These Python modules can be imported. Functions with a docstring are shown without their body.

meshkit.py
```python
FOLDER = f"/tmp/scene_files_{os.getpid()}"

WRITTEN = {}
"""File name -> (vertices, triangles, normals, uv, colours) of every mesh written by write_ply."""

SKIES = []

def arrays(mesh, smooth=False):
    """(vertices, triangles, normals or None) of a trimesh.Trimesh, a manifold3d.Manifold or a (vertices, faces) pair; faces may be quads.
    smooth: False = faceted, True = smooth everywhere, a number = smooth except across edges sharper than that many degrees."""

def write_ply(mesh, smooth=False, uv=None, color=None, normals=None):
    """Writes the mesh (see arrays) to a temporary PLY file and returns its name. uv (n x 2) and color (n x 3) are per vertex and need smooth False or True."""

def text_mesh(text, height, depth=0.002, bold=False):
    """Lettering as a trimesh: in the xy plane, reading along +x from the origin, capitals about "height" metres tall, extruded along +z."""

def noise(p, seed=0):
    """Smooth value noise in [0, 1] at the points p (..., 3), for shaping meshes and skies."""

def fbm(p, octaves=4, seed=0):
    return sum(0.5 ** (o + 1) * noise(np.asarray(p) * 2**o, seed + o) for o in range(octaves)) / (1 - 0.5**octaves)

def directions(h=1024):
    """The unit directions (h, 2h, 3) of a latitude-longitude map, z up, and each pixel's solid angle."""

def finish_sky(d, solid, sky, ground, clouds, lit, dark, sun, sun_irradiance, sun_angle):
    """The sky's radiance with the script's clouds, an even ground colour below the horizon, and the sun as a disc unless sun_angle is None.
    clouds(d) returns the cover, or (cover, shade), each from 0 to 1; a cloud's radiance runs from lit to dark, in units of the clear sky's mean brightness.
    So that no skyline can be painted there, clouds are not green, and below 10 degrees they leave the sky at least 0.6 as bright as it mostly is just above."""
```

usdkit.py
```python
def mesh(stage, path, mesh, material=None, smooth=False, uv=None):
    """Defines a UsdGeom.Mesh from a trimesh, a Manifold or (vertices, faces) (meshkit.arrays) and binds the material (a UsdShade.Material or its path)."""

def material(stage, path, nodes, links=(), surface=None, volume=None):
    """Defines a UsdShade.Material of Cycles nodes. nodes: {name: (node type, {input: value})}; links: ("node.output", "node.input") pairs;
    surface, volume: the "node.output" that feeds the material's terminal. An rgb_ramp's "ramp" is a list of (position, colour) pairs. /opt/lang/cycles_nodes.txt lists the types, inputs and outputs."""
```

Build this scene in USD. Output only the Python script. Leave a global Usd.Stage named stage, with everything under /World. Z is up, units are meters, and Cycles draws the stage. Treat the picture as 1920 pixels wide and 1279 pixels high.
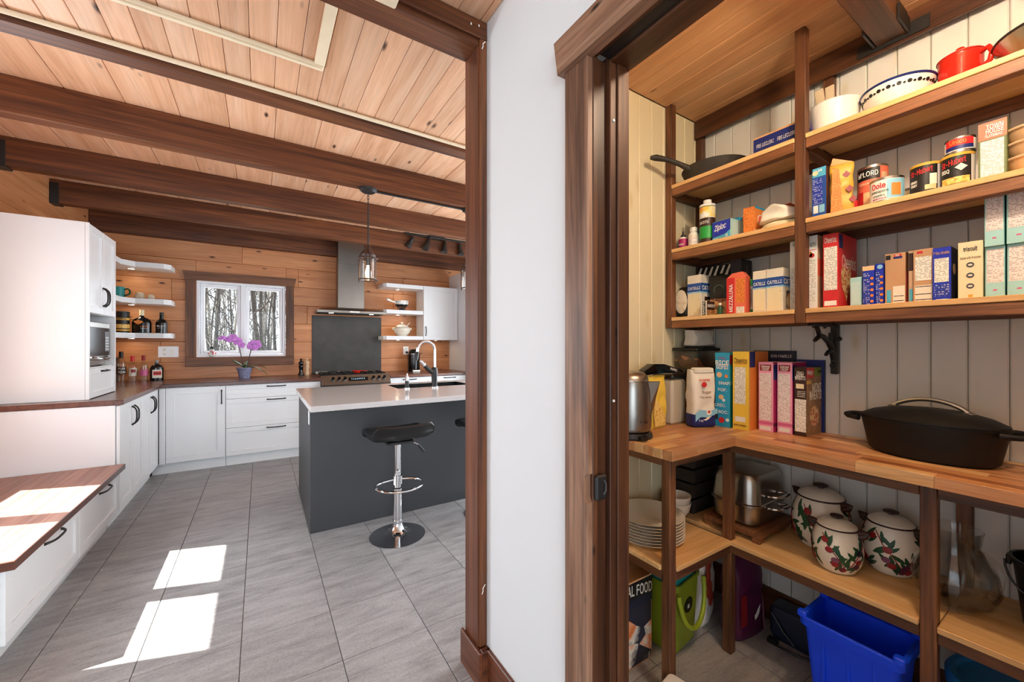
import math, random
import numpy as np, trimesh, usdkit, meshkit
import manifold3d as mf
from pxr import Usd, UsdGeom, UsdLux, UsdShade, Gf, Sdf
from shapely.geometry import Polygon, box as sbox
from trimesh.util import concatenate as cat

stage = Usd.Stage.CreateInMemory()
UsdGeom.SetStageUpAxis(stage, 'Z')
W = UsdGeom.Xform.Define(stage, '/World')
stage.SetDefaultPrim(W.GetPrim())
rng = random.Random(7)
nrg = np.random.default_rng(11)

# ------------------------------------------------------------------ camera, sky, sun, area lights, exposure
YAW = math.radians(32.496); FPX = 740.6; HOR = 646.5; EYE = 1.36
cs, sn = math.cos(YAW), math.sin(YAW)
cam = UsdGeom.Camera.Define(stage, '/World/camera')
cam.AddTranslateOp().Set(Gf.Vec3d(0, 0, EYE))
cam.AddRotateXYZOp().Set(Gf.Vec3f(90, 0, -math.degrees(YAW)))
cam.CreateHorizontalApertureAttr(36.0)
cam.CreateVerticalApertureAttr(36.0 * 1279 / 1920)
cam.CreateFocalLengthAttr(36.0 * FPX / 1920)
cam.CreateVerticalApertureOffsetAttr(36.0 * (HOR - 639.5) / 1920)
cam.CreateClippingRangeAttr(Gf.Vec2f(0.02, 500))
cam.CreateExposureAttr(0.18)

def at(px, py, x=None, y=None, z=None):
    """the point where the line of sight of a pixel meets the plane x, y or z"""
    u, v = (px - 960) / FPX, -(py - HOR) / FPX
    d = np.array([sn + u * cs, cs - u * sn, v])
    t = x / d[0] if x is not None else y / d[1] if y is not None else (z - EYE) / d[2]
    return d * t + [0, 0, EYE]

def light(kind, path, loc, intensity, color, aim=None, exposure=None, **kw):
    l = getattr(UsdLux, kind).Define(stage, '/World/' + path)
    l.CreateIntensityAttr(intensity); l.CreateColorAttr(Gf.Vec3f(*color))
    for k, v in kw.items():
        getattr(l, f'Create{k[0].upper()}{k[1:]}Attr')(v)
    if loc is not None or aim is not None:
        m = np.eye(4)
        if aim is not None:
            f = np.array(aim, float); f /= np.linalg.norm(f)
            up = np.array([0, 0, 1.0]) if abs(f[2]) < .9 else np.array([0, 1.0, 0])
            r = np.cross(f, up); r /= np.linalg.norm(r); u = np.cross(r, f)
            m[0, :3], m[1, :3], m[2, :3] = r, u, -f
        if loc is not None: m[3, :3] = loc
        l.AddTransformOp().Set(Gf.Matrix4d(*m.ravel().tolist()))
    return l

light('DomeLight', 'sky', None, 1.35, (.82, .91, 1.0))
light('DistantLight', 'sun', None, 7.5, (1.0, .96, .91), aim=(.951, -.309, -1.274), angle=.55, normalize=True)
# daylight entering through the glazing of the living room behind the camera and the kitchen's side window
light('RectLight', 'rear_glazing_daylight', (-1.0, -3.05, 1.45), 3.5, (.72, .89, 1.0), aim=(0, 1, 0.0), width=3.0, height=2.0)
light('RectLight', 'side_glazing_daylight', (-3.02, -.6, 1.45), .3, (.72, .86, 1.0), aim=(1, 0, 0.0), width=2.6, height=2.0)
light('RectLight', 'kitchen_window_daylight', (-1.44, 3.22, 1.46), 11.5, (.78, .92, 1.0), aim=(1, -1.15, -.05), width=1.0, height=.8)
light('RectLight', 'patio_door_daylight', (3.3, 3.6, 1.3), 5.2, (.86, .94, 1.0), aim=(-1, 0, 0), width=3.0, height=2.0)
light('SphereLight', 'pantry_lamp_light', (1.22, .12, 2.42), 290.0, (1.0, .82, .60), radius=.05)
for k, (x, y, z) in enumerate([(1.76, 6.0, 2.195), (1.76, 6.0, 1.80), (1.76, 6.0, 1.42), (2.37, 6.0, 1.42), (-1.22, 6.02, 2.2), (-1.22, 6.02, 1.80), (-1.24, 6.02, 1.42), (.80, 5.88, 1.775), (1.32, 5.88, 1.775)]):
    light('DiskLight', f'puck_glow_{k+1:03d}', (x, y, z), 45.0, (1.0, .80, .55), aim=(0, 0, -1), radius=.03)

# ------------------------------------------------------------------ materials
LOOKS = '/World/Looks'
UsdGeom.Scope.Define(stage, LOOKS)
M = {}
def C(h):
    h = h.lstrip('#')
    return tuple((c / 12.92 if c <= .04045 else ((c + .055) / 1.055) ** 2.4) for c in (int(h[i:i+2], 16) / 255 for i in (0, 2, 4)))

def flat(name, h, rough=.5, metal=0, vary=.06, scale=14, bump=0, **kw):
    """a principled material whose tone wanders a little with noise"""
    c = np.array(C(h))
    nodes = {'tc': ('texture_coordinate', {}), 'n': ('noise_texture', {'scale': scale, 'detail': 3.0}),
             'r': ('rgb_ramp', {'ramp': [(.3, tuple(c * (1 - vary))), (.7, tuple(np.minimum(c * (1 + vary), 1)))]}),
             'p': ('principled_bsdf', {'roughness': rough, 'metallic': metal, **kw})}
    links = [('tc.object', 'n.vector'), ('n.fac', 'r.fac'), ('r.color', 'p.base_color')]
    if bump:
        nodes['b'] = ('bump', {'strength': bump, 'distance': .004}); links += [('n.fac', 'b.height'), ('b.normal', 'p.normal')]
    M[name] = usdkit.material(stage, f'{LOOKS}/{name}', nodes, links, surface='p.BSDF')

def wood(name, cols, axis='y', rough=.45, knots=0., along=.9, across=10., tone=.16, coat=0., streak=.35, knotcol='#4a2a14', spec=.5):
    """cols: dark, mid, light; axis: grain direction in the object's own coordinates"""
    k = 'xyz'.index(axis)
    sc = [across] * 3; sc[k] = along
    s2 = [across * 9] * 3; s2[k] = along * 2.2
    s3 = [8.5] * 3; s3[k] = 3.0
    cc = [C(c) for c in cols]
    dk = np.array(C(knotcol))
    nodes = {
        'tc': ('texture_coordinate', {}), 'oi': ('object_info', {}),
        'm1': ('math', {'math_type': 'multiply', 'value2': 53.0}), 'm2': ('math', {'math_type': 'multiply', 'value2': 97.0}), 'm3': ('math', {'math_type': 'multiply', 'value2': 31.0}),
        'cx': ('combine_xyz', {}), 'add': ('vector_math', {'math_type': 'add'}),
        'map': ('mapping', {'scale': tuple(sc)}), 'n1': ('noise_texture', {'scale': 1.0, 'detail': 4.0, 'roughness': .6, 'distortion': 1.1}),
        'ramp': ('rgb_ramp', {'ramp': [(.30, cc[0]), (.5, cc[1]), (.72, cc[2])]}),
        'map2': ('mapping', {'scale': tuple(s2)}), 'n2': ('noise_texture', {'scale': 1.0, 'detail': 3.0, 'roughness': .7}),
        'r2': ('rgb_ramp', {'ramp': [(.32, (1 - streak,) * 3), (.55, (1, 1, 1))]}),
        'mul': ('mix', {'mix_type': 'multiply', 'fac': 1.0}),
        'tv': ('map_range', {'from_min': 0., 'from_max': 1., 'to_min': 1 - tone, 'to_max': 1 + tone * .8}),
        'hsv': ('hsv', {}),
        'p': ('principled_bsdf', {'roughness': rough, 'coat_weight': coat, 'coat_roughness': .2, 'specular_ior_level': spec}),
        'b': ('bump', {'strength': .12, 'distance': .002}),
    }
    links = [('oi.random', 'm1.value1'), ('oi.random', 'm2.value1'), ('oi.random', 'm3.value1'), ('m1.value', 'cx.x'), ('m2.value', 'cx.y'), ('m3.value', 'cx.z'),
             ('tc.object', 'add.vector1'), ('cx.vector', 'add.vector2'), ('add.vector', 'map.vector'), ('map.vector', 'n1.vector'), ('n1.fac', 'ramp.fac'),
             ('add.vector', 'map2.vector'), ('map2.vector', 'n2.vector'), ('n2.fac', 'r2.fac'), ('ramp.color', 'mul.color1'), ('r2.color', 'mul.color2'),
             ('oi.random', 'tv.value'), ('tv.result', 'hsv.value'), ('n2.fac', 'b.height'), ('b.normal', 'p.normal')]
    src = 'mul.color'
    if knots:
        nodes |= {'map3': ('mapping', {'scale': tuple(s3)}), 'wob': ('noise_texture', {'scale': 6.0, 'detail': 2.0}),
                  'vo': ('voronoi_texture', {'scale': 1.0, 'randomness': 1.0}),
                  'kr': ('rgb_ramp', {'ramp': [(0, tuple(dk * .8)), (.04 * knots, tuple(dk)), (.075 * knots, tuple(dk * .5 + .35)), (.13 * knots, (1, 1, 1))]}),
                  'km': ('mix', {'mix_type': 'multiply', 'fac': 1.0})}
        links += [('add.vector', 'map3.vector'), ('map3.vector', 'vo.vector'), ('vo.distance', 'kr.fac'), (src, 'km.color1'), ('kr.color', 'km.color2')]
        src = 'km.color'
    links += [(src, 'hsv.color'), ('hsv.color', 'p.base_color')]
    M[name] = usdkit.material(stage, f'{LOOKS}/{name}', nodes, links, surface='p.BSDF')

PINE = ('#d09a74', '#e0ae8a', '#ebc2a2')
wood('pine_ceiling', PINE, 'y', .5, knots=1., tone=.10, streak=.14)
wood('pine_pantry', ('#c28d60', '#d39f70', '#e0ae80'), 'y', .5, knots=.7, tone=.07, streak=.16)
wood('pine_wall', ('#b57244', '#c58455', '#d29464'), 'x', .45, knots=1., tone=.10, streak=.22)
wood('pine_wall_side', ('#b57244', '#c58455', '#d29464'), 'y', .45, knots=1., tone=.10, streak=.22)
for a in 'xyz':
    wood('beam_' + a, ('#43200b', '#693819', '#87512b'), a, .5, tone=.10, along=.7, across=14, streak=.55)
    wood('jamb_' + a, ('#4a2415', '#6d3b24', '#8a5236'), a, .4, tone=.08, along=.6, across=9, streak=.45)
    wood('casing_' + a, ('#5c3d2c', '#8a624b', '#ae876d'), a, .5, tone=.05, along=1.0, across=9, streak=.5, knots=.6, knotcol='#2f1a0e')
    wood('shelf_rail_' + a, ('#6d4023', '#8c5935', '#a87148'), a, .5, tone=.14, along=1.6, across=14, streak=.4, knots=.8, knotcol='#3a1e0e')
    wood('shelf_pine_' + a, ('#d8a466', '#e6b87c', '#efc890'), a, .5, tone=.07, along=1.2, across=12, streak=.15, knots=.5)
    wood('walnut_' + a, ('#4c271b', '#683a2a', '#80503a'), a, .32, tone=.16, along=1.0, across=16, streak=.3, coat=.25)
    wood('post_' + a, ('#4b2a18', '#6a4126', '#875736'), a, .5, tone=.1, along=1.3, across=12, streak=.45, knots=.6, knotcol='#2c160a')
for a in 'xyz':
    wood('dark_jamb_' + a, ('#331a0d', '#4e2c18', '#6b4127'), a, .42, tone=.08, along=.7, across=9, streak=.45, knots=.5, knotcol='#1d0e06')
    wood('trim_wood_' + a, ('#54331e', '#744729', '#8f5d3a'), a, .5, tone=.06, along=1.0, across=10, streak=.45, knots=.6, knotcol='#2f1a0e')
flat('crate_wood', '#2a1f18', .7, vary=.3)
wood('bench_top', ('#8f6052', '#a87766', '#bb8e7d'), 'y', .4, tone=.12, along=.8, across=18, streak=.25)
for i, cc in enumerate([('#b07448', '#c88d5c', '#d9a270'), ('#874f2c', '#a3683f', '#b67a4e'), ('#cb985f', '#e0b078', '#ecc490'), ('#bc7e4c', '#d2935e', '#dea874')]):
    for a in 'xy':
        wood(f'stave_{i}_{a}', cc, a, .38, tone=.08, along=2.5, across=26, streak=.25, coat=.1)

flat('white_paint', '#e6e8ea', .75, vary=.015, scale=2)
flat('white_cabinet', '#eceef0', .35, vary=.01, scale=3)
flat('white_trim', '#f2f4f8', .35, vary=.01)
flat('cream_trim', '#efdcbc', .5, vary=.03)
flat('charcoal', '#3b3c3f', .5, vary=.03, scale=5)
flat('quartz', '#cfcac9', .14, vary=.02, scale=60)
flat('black_metal', '#1c1b1b', .45, vary=.1)
flat('black_plastic', '#141414', .3, vary=.1)
flat('black_gloss', '#0b0b0c', .12, vary=.1)
flat('cast_iron', '#131211', .55, vary=.15, scale=40, bump=.15, specular_ior_level=.3)
flat('skillet_iron', '#35302a', .55, vary=.25, scale=20, bump=.1)
flat('steel', '#b9b4ad', .28, metal=1, vary=.08, scale=5)
flat('brushed', '#8f8a84', .33, metal=1, vary=.1, scale=3)
flat('chrome', '#d8d8da', .07, metal=1, vary=.01)
flat('dark_steel', '#5d5853', .35, metal=1, vary=.06)
flat('gasket', '#2b2a2a', .7)
flat('slate', '#383634', .55, vary=.22, scale=9)
flat('leather', '#151618', .28, vary=.1)
for nm, h in dict(white='#f0efe9', offwhite='#e9e2d2', cream='#f0e2bb', black='#161413', darkbrown='#3a211a', brown='#6b4028', red='#cf2a2e', darkred='#8e1c22', orange='#e88a3c', salmon='#ec7358',
                  yellow='#eec94a', gold='#d9a93e', blue='#1d4fa0', royal='#1530b8', deepblue='#14266e', navy='#1a2138', sky='#2aa3cf', aqua='#a9dcdc', teal='#1f8a8c', cyan='#53b7d6', ltblue='#8cc8e4', green='#2c9a4a',
                  brightgreen='#23a546', darkgreen='#1c4a2c', olive='#7d8a1e', lime='#9aab2a', pink='#f0a7c6', rose='#d76a98', magenta='#b0256a', purple='#52183c', kraft='#c79b72', tan='#d2b08c',
                  grey='#9a9a9a', ltgrey='#cfcfcf', darkgrey='#4b4b4d', peach='#f0c493', recycle='#0648ff', tub='#2a86c8', moss='#6b7a4c', mauve='#7a4a66', sage='#5f7d6a').items():
    flat(nm, h, .45, vary=.03)
    flat(nm + '_ink', h, .6, vary=.02)
flat('enamel_red', '#c9281c', .12, vary=.04)
flat('enamel_white', '#efede6', .12, vary=.02)
flat('enamel_blue', '#1c2a6a', .15, vary=.02)
flat('ceramic', '#ece4d4', .2, vary=.03)
flat('plate', '#e8dccb', .3, vary=.02)
flat('bag_white', '#ece6d8', .45, vary=.05, scale=20, bump=.2)
flat('silicone', '#cbb99c', .6)
flat('tree_bark', '#2d2925', .9, vary=.35, scale=6)
flat('tree_bark_pale', '#6b665e', .9, vary=.3, scale=6)
flat('leaf_litter', '#6d655b', 1., vary=.35, scale=3)
flat('leaf', '#4c6b35', .4, vary=.15)
flat('petal', '#cf83dc', .5, vary=.2, scale=40)
flat('orchid_pot', '#8488a8', .3, vary=.35, scale=60)
flat('sugar_brown', '#9c6a43', .9, vary=.15, scale=60, bump=.5)
flat('knit_print', '#b3402c', .8, vary=.5, scale=30)

def special(name, nodes, links, out='p.BSDF'):
    M[name] = usdkit.material(stage, f'{LOOKS}/{name}', nodes, links, surface=out)

def seethrough(name, tint, ior=1.45, rough=.0, base=.0):
    special(name, {'ge': ('geometry', {}), 'io': ('mix_float', {'a': ior, 'b': 1 / ior}), 'f': ('fresnel', {}), 't': ('transparent_bsdf', {'color': tint}), 'g': ('glossy_bsdf', {'color': (1, 1, 1), 'roughness': rough}), 'x': ('mix_closure', {})},
            [('ge.backfacing', 'io.fac'), ('io.result', 'f.IOR'), ('f.fac', 'x.fac'), ('t.BSDF', 'x.closure1'), ('g.BSDF', 'x.closure2')], 'x.closure')
seethrough('pane', (.97, .98, .98), 1.14)
seethrough('clear_glass', (.975, .98, .978), 1.55, .02)
seethrough('bottle_glass', (.94, .95, .93), 1.6, .02)
seethrough('clear_plastic', (.95, .93, .90), 1.5, .06)
special('milky_plastic', {'p': ('principled_bsdf', {'base_color': C('#d9cdb4'), 'roughness': .35, 'transmission_weight': .25})}, [])
special('bulb', {'e': ('emission', {'color': (1, .72, .4), 'strength': 22.0})}, [], 'e.emission')
special('puck_lens', {'e': ('emission', {'color': (1, .86, .66), 'strength': 9.0})}, [], 'e.emission')
special('led', {'e': ('emission', {'color': (.5, .8, 1), 'strength': 1.5})}, [], 'e.emission')

# printed small type: rows of broken dark dashes on a light ground (flat print on packaging)
def print_mat(name, ground, ink, row=.0042, dens=.5, rough=.6):
    special(name, {
        'tc': ('texture_coordinate', {}), 's': ('separate_xyz', {}), 'rows': ('math', {'math_type': 'divide', 'value2': row}), 'fr': ('math', {'math_type': 'fraction'}), 'fl': ('math', {'math_type': 'floor'}),
        'lt': ('math', {'math_type': 'less_than', 'value2': .55}), 'h': ('math', {'math_type': 'add'}), 'hs': ('math', {'math_type': 'multiply', 'value2': 150.0}),
        'rs': ('math', {'math_type': 'multiply', 'value2': 7.31}), 'cx': ('combine_xyz', {}), 'n': ('noise_texture', {'scale': 1.0, 'detail': 1.0}), 'g': ('math', {'math_type': 'greater_than', 'value2': 1 - dens}),
        'm': ('math', {'math_type': 'multiply'}), 'k': ('math', {'math_type': 'multiply', 'value2': .5}), 'mx': ('mix', {'color1': C(ground), 'color2': C(ink)}), 'p': ('principled_bsdf', {'roughness': rough})},
        [('tc.object', 's.vector'), ('s.z', 'rows.value1'), ('rows.value', 'fr.value1'), ('rows.value', 'fl.value1'), ('fr.value', 'lt.value1'), ('s.x', 'h.value1'), ('s.y', 'h.value2'), ('h.value', 'hs.value1'), ('fl.value', 'rs.value1'),
         ('hs.value', 'cx.x'), ('rs.value', 'cx.y'), ('cx.vector', 'n.vector'), ('n.fac', 'g.value1'), ('g.value', 'm.value1'), ('lt.value', 'm.value2'), ('m.value', 'k.value1'), ('k.value', 'mx.fac'), ('mx.color', 'p.base_color')])
print_mat('facts', '#f2efe6', '#3a3836', .0045, .52)
print_mat('facts_pink', '#f0e6e4', '#7c5a66', .005, .5)
print_mat('facts_blue', '#1a35a4', '#dfe6f6', .0075, .5)
print_mat('facts_orange', '#ee8a3c', '#5a2c14', .005, .5)
print_mat('facts_kraft', '#c79b72', '#6e4a30', .006, .36)
print_mat('facts_cream', '#f0e2bb', '#8a7c5e', .012, .30)
print_mat('facts_aqua', '#bfe2e0', '#c98a96', .012, .25)

# photographic food pictures on packets: mottled colour patches
def mottled(name, cols, scale=60, rough=.5):
    special(name, {'tc': ('texture_coordinate', {}), 'v': ('voronoi_texture', {'scale': scale}), 'n': ('noise_texture', {'scale': scale * .7, 'detail': 4.0}),
                   'sp': ('separate_color', {}), 'ad': ('math', {'math_type': 'multiply_add', 'value2': .5}), 'r': ('rgb_ramp', {'ramp': [(i / (len(cols) - 1) * .6 + .2, C(c)) for i, c in enumerate(cols)]}), 'p': ('principled_bsdf', {'roughness': rough})},
            [('tc.object', 'v.vector'), ('tc.object', 'n.vector'), ('v.color', 'sp.color'), ('sp.r', 'ad.value1'), ('n.fac', 'ad.value3'), ('ad.value', 'r.fac'), ('r.color', 'p.base_color')])
mottled('cereal', ['#3c2418', '#8a4a2c', '#c98d54', '#b0402c', '#d9b98a'], 90)
mottled('pasta_bowl', ['#8a3a20', '#d98a3c', '#e9b96a', '#f2d59a'], 80)
mottled('nuts', ['#6b4a2c', '#d8c4a0', '#efe2c4', '#f6ecd4'], 70)
mottled('choc_chips', ['#2c1610', '#5a3020', '#8a5634', '#c99a62'], 70)
mottled('wheat_pic', ['#3e241a', '#6e4a32', '#a07a52', '#8a6644'], 45)
mottled('snack', ['#7a4a1c', '#c98a3c', '#e8b24c', '#f0cf7c'], 110)
mottled('flowers', ['#c9282c', '#e86a5a', '#f2cf4a', '#f0efe6'], 30)
mottled('leafy_print', ['#1f3f3c', '#e9e2d4', '#d8622c', '#e98a4c', '#f0e8d8', '#2a2a3a'], 12)

# floor tile: grey, streaked along x
special('tile', {
    'tc': ('texture_coordinate', {}), 'oi': ('object_info', {}), 'm1': ('math', {'math_type': 'multiply', 'value2': 71.0}), 'cx': ('combine_xyz', {}), 'ad': ('vector_math', {'math_type': 'add'}),
    'mp': ('mapping', {'scale': (3.2, 15.0, 1.0)}), 'n': ('noise_texture', {'scale': 1.0, 'detail': 7.0, 'roughness': .72, 'distortion': .5}),
    'r': ('rgb_ramp', {'ramp': [(.28, C('#797676')), (.43, C('#979595')), (.58, C('#a9a7a7')), (.75, C('#b6b4b4'))]}),
    'n2': ('noise_texture', {'scale': 90.0, 'detail': 3.0}), 'r2': ('rgb_ramp', {'ramp': [(.3, (.82, .82, .82)), (.6, (1, 1, 1))]}), 'mx': ('mix', {'mix_type': 'multiply', 'fac': 1.0}),
    'tv': ('map_range', {'to_min': .93, 'to_max': 1.06}), 'hv': ('hsv', {}), 'p': ('principled_bsdf', {'roughness': .42}), 'b': ('bump', {'strength': .06, 'distance': .002})},
    [('oi.random', 'm1.value1'), ('m1.value', 'cx.x'), ('m1.value', 'cx.y'), ('tc.object', 'ad.vector1'), ('cx.vector', 'ad.vector2'), ('ad.vector', 'mp.vector'), ('mp.vector', 'n.vector'), ('n.fac', 'r.fac'),
     ('tc.object', 'n2.vector'), ('n2.fac', 'r2.fac'), ('r.color', 'mx.color1'), ('r2.color', 'mx.color2'), ('oi.random', 'tv.value'), ('tv.result', 'hv.value'), ('mx.color', 'hv.color'), ('hv.color', 'p.base_color'), ('n2.fac', 'b.height'), ('b.normal', 'p.normal')])
flat('grout', '#a5a19e', .9, vary=.05)
# painted pantry boards with faint knots bleeding through
for nm_, cols_ in (('pantry_board', ('#c9bfa6', '#d8d2c2', '#dddad3')), ('pantry_board_cream', ('#d2c08f', '#dccda4', '#e2d5b0'))): special(nm_, {
    'tc': ('texture_coordinate', {}), 'oi': ('object_info', {}), 'm1': ('math', {'math_type': 'multiply', 'value2': 41.0}), 'cx': ('combine_xyz', {}), 'ad': ('vector_math', {'math_type': 'add'}),
    'mp': ('mapping', {'scale': (7.0, 7.0, 2.6)}), 'v': ('voronoi_texture', {'scale': 1.0}), 'r': ('rgb_ramp', {'ramp': [(0, C(cols_[0])), (.1, C(cols_[1])), (.17, C(cols_[2]))]}),
    'p': ('principled_bsdf', {'roughness': .5})},
    [('oi.random', 'm1.value1'), ('m1.value', 'cx.x'), ('m1.value', 'cx.z'), ('tc.object', 'ad.vector1'), ('cx.vector', 'ad.vector2'), ('ad.vector', 'mp.vector'), ('mp.vector', 'v.vector'), ('v.distance', 'r.fac'), ('r.color', 'p.base_color')])

# ------------------------------------------------------------------ mesh helpers
_o = trimesh.Trimesh([[s[a] * (1 if a == f else .8) for a in range(3)] for s in np.ndindex(2, 2, 2) for s in [tuple(2 * q - 1 for q in s)] for f in range(3)], []).convex_hull
_sg = np.sign(_o.vertices); _ax = np.abs(_o.vertices) > .9; _fc = np.array(_o.faces)

def B(x0, x1, y0, y1, z0, z1, b=.002):
    lo, hi = np.minimum([x0, y0, z0], [x1, y1, z1]), np.maximum([x0, y0, z0], [x1, y1, z1])
    h, c = (hi - lo) / 2, (hi + lo) / 2
    b = min(b, h.min() * .6)
    return trimesh.Trimesh(c + _sg * (h - np.where(_ax, 0, b)), _fc, process=False)

def frame_of(d):
    d = np.asarray(d, float); d = d / np.linalg.norm(d)
    a = np.array([0, 0, 1.0]) if abs(d[2]) < .9 else np.array([1.0, 0, 0])
    u = np.cross(a, d); u /= np.linalg.norm(u)
    return u, np.cross(d, u), d

def tube(pts, r, n=8, caps=True, closed=False):
    p = np.asarray(pts, float); m = len(p)
    r = np.broadcast_to(np.asarray(r, float), (m,))
    t = (np.roll(p, -1, 0) - np.roll(p, 1, 0)) if closed else np.gradient(p, axis=0)
    u, v, _ = frame_of(t[0]); V = []
    for i in range(m):
        d = t[i] / (np.linalg.norm(t[i]) + 1e-12)
        u = u - d * (u @ d); u /= np.linalg.norm(u); v = np.cross(d, u)
        a = np.arange(n) / n * 2 * np.pi
        V.append(p[i] + r[i] * (np.cos(a)[:, None] * u + np.sin(a)[:, None] * v))
    V = np.vstack(V); F = []
    for i in range(m if closed else m - 1):
        j = (i + 1) % m
        for k in range(n):
            a, b, c, d = i * n + k, i * n + (k + 1) % n, j * n + (k + 1) % n, j * n + k
            F += [(a, b, c), (a, c, d)]
    if caps and not closed:
        V = np.vstack([V, p[0], p[-1]]); e = m * n
        for k in range(n):
            F += [(e, (k + 1) % n, k), (e + 1, (m - 1) * n + k, (m - 1) * n + (k + 1) % n)]
    return trimesh.Trimesh(V, F, process=False)

def cyl(p0, p1, r, n=16):
    return tube([p0, p1], r, n)

def lathe(prof, n=32, sx=1., sy=1., c=(0, 0, 0)):
    """profile of (r, z), bottom outside first going up; ends closed on the axis where r = 0"""
    V, F = [], []
    a = np.arange(n) / n * 2 * np.pi
    for r, z in prof:
        V.append(np.stack([np.cos(a) * r * sx, np.sin(a) * r * sy, np.full(n, z)], 1))
    V = np.vstack(V)
    for i in range(len(prof) - 1):
        for k in range(n):
            p, q, s, t = i * n + k, i * n + (k + 1) % n, (i + 1) * n + (k + 1) % n, (i + 1) * n + k
            if prof[i][0] > 1e-9: F.append((p, q, s))
            if prof[i + 1][0] > 1e-9: F.append((p, s, t))
    return trimesh.Trimesh(V + np.asarray(c), F, process=False)

def ball(c, r, n=2, s=(1, 1, 1)):
    m = trimesh.creation.icosphere(n, 1.0); m.apply_scale(np.array(s) * r); m.apply_translation(c); return m

def ext(pts, z0, z1, holes=()):
    m = trimesh.creation.extrude_polygon(Polygon(pts, holes), z1 - z0, engine='earcut'); m.apply_translation([0, 0, z0]); return m

def xf(m, loc=(0, 0, 0), rot=None, ax=None, ang=0):
    m = m.copy()
    if ax is not None: m.apply_transform(trimesh.transformations.rotation_matrix(ang, ax))
    if rot is not None:
        R = np.eye(4); R[:3, :3] = np.array(rot).T; m.apply_transform(R)
    m.apply_translation(loc); return m

def arc(c, r, a0, a1, n, u=(1, 0, 0), v=(0, 0, 1)):
    a = np.linspace(a0, a1, n)
    return np.asarray(c) + r * (np.cos(a)[:, None] * np.asarray(u) + np.sin(a)[:, None] * np.asarray(v))

def prism_xz(pts, y0, y1):
    """polygon in x, z extruded along y"""
    m = trimesh.creation.extrude_polygon(Polygon(pts), y1 - y0, engine='earcut')
    v = m.vertices.copy(); m = trimesh.Trimesh(np.stack([v[:, 0], y1 - v[:, 2], v[:, 1]], 1), m.faces, process=False); return m

def prism_yz(pts, x0, x1):
    m = trimesh.creation.extrude_polygon(Polygon(pts), x1 - x0, engine='earcut')
    v = m.vertices.copy(); return trimesh.Trimesh(np.stack([x0 + v[:, 2], v[:, 0], v[:, 1]], 1), m.faces, process=False)

def to_mf(m):
    m = m.copy(); m.merge_vertices()
    return mf.Manifold(mf.Mesh(np.asarray(m.vertices, np.float32), np.asarray(m.faces, np.uint32)))
def minus(a, *bs):
    r = to_mf(a)
    for b in bs: r = r - to_mf(b)
    q = r.to_mesh(); return trimesh.Trimesh(q.vert_properties[:, :3], q.tri_verts, process=False)

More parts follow.
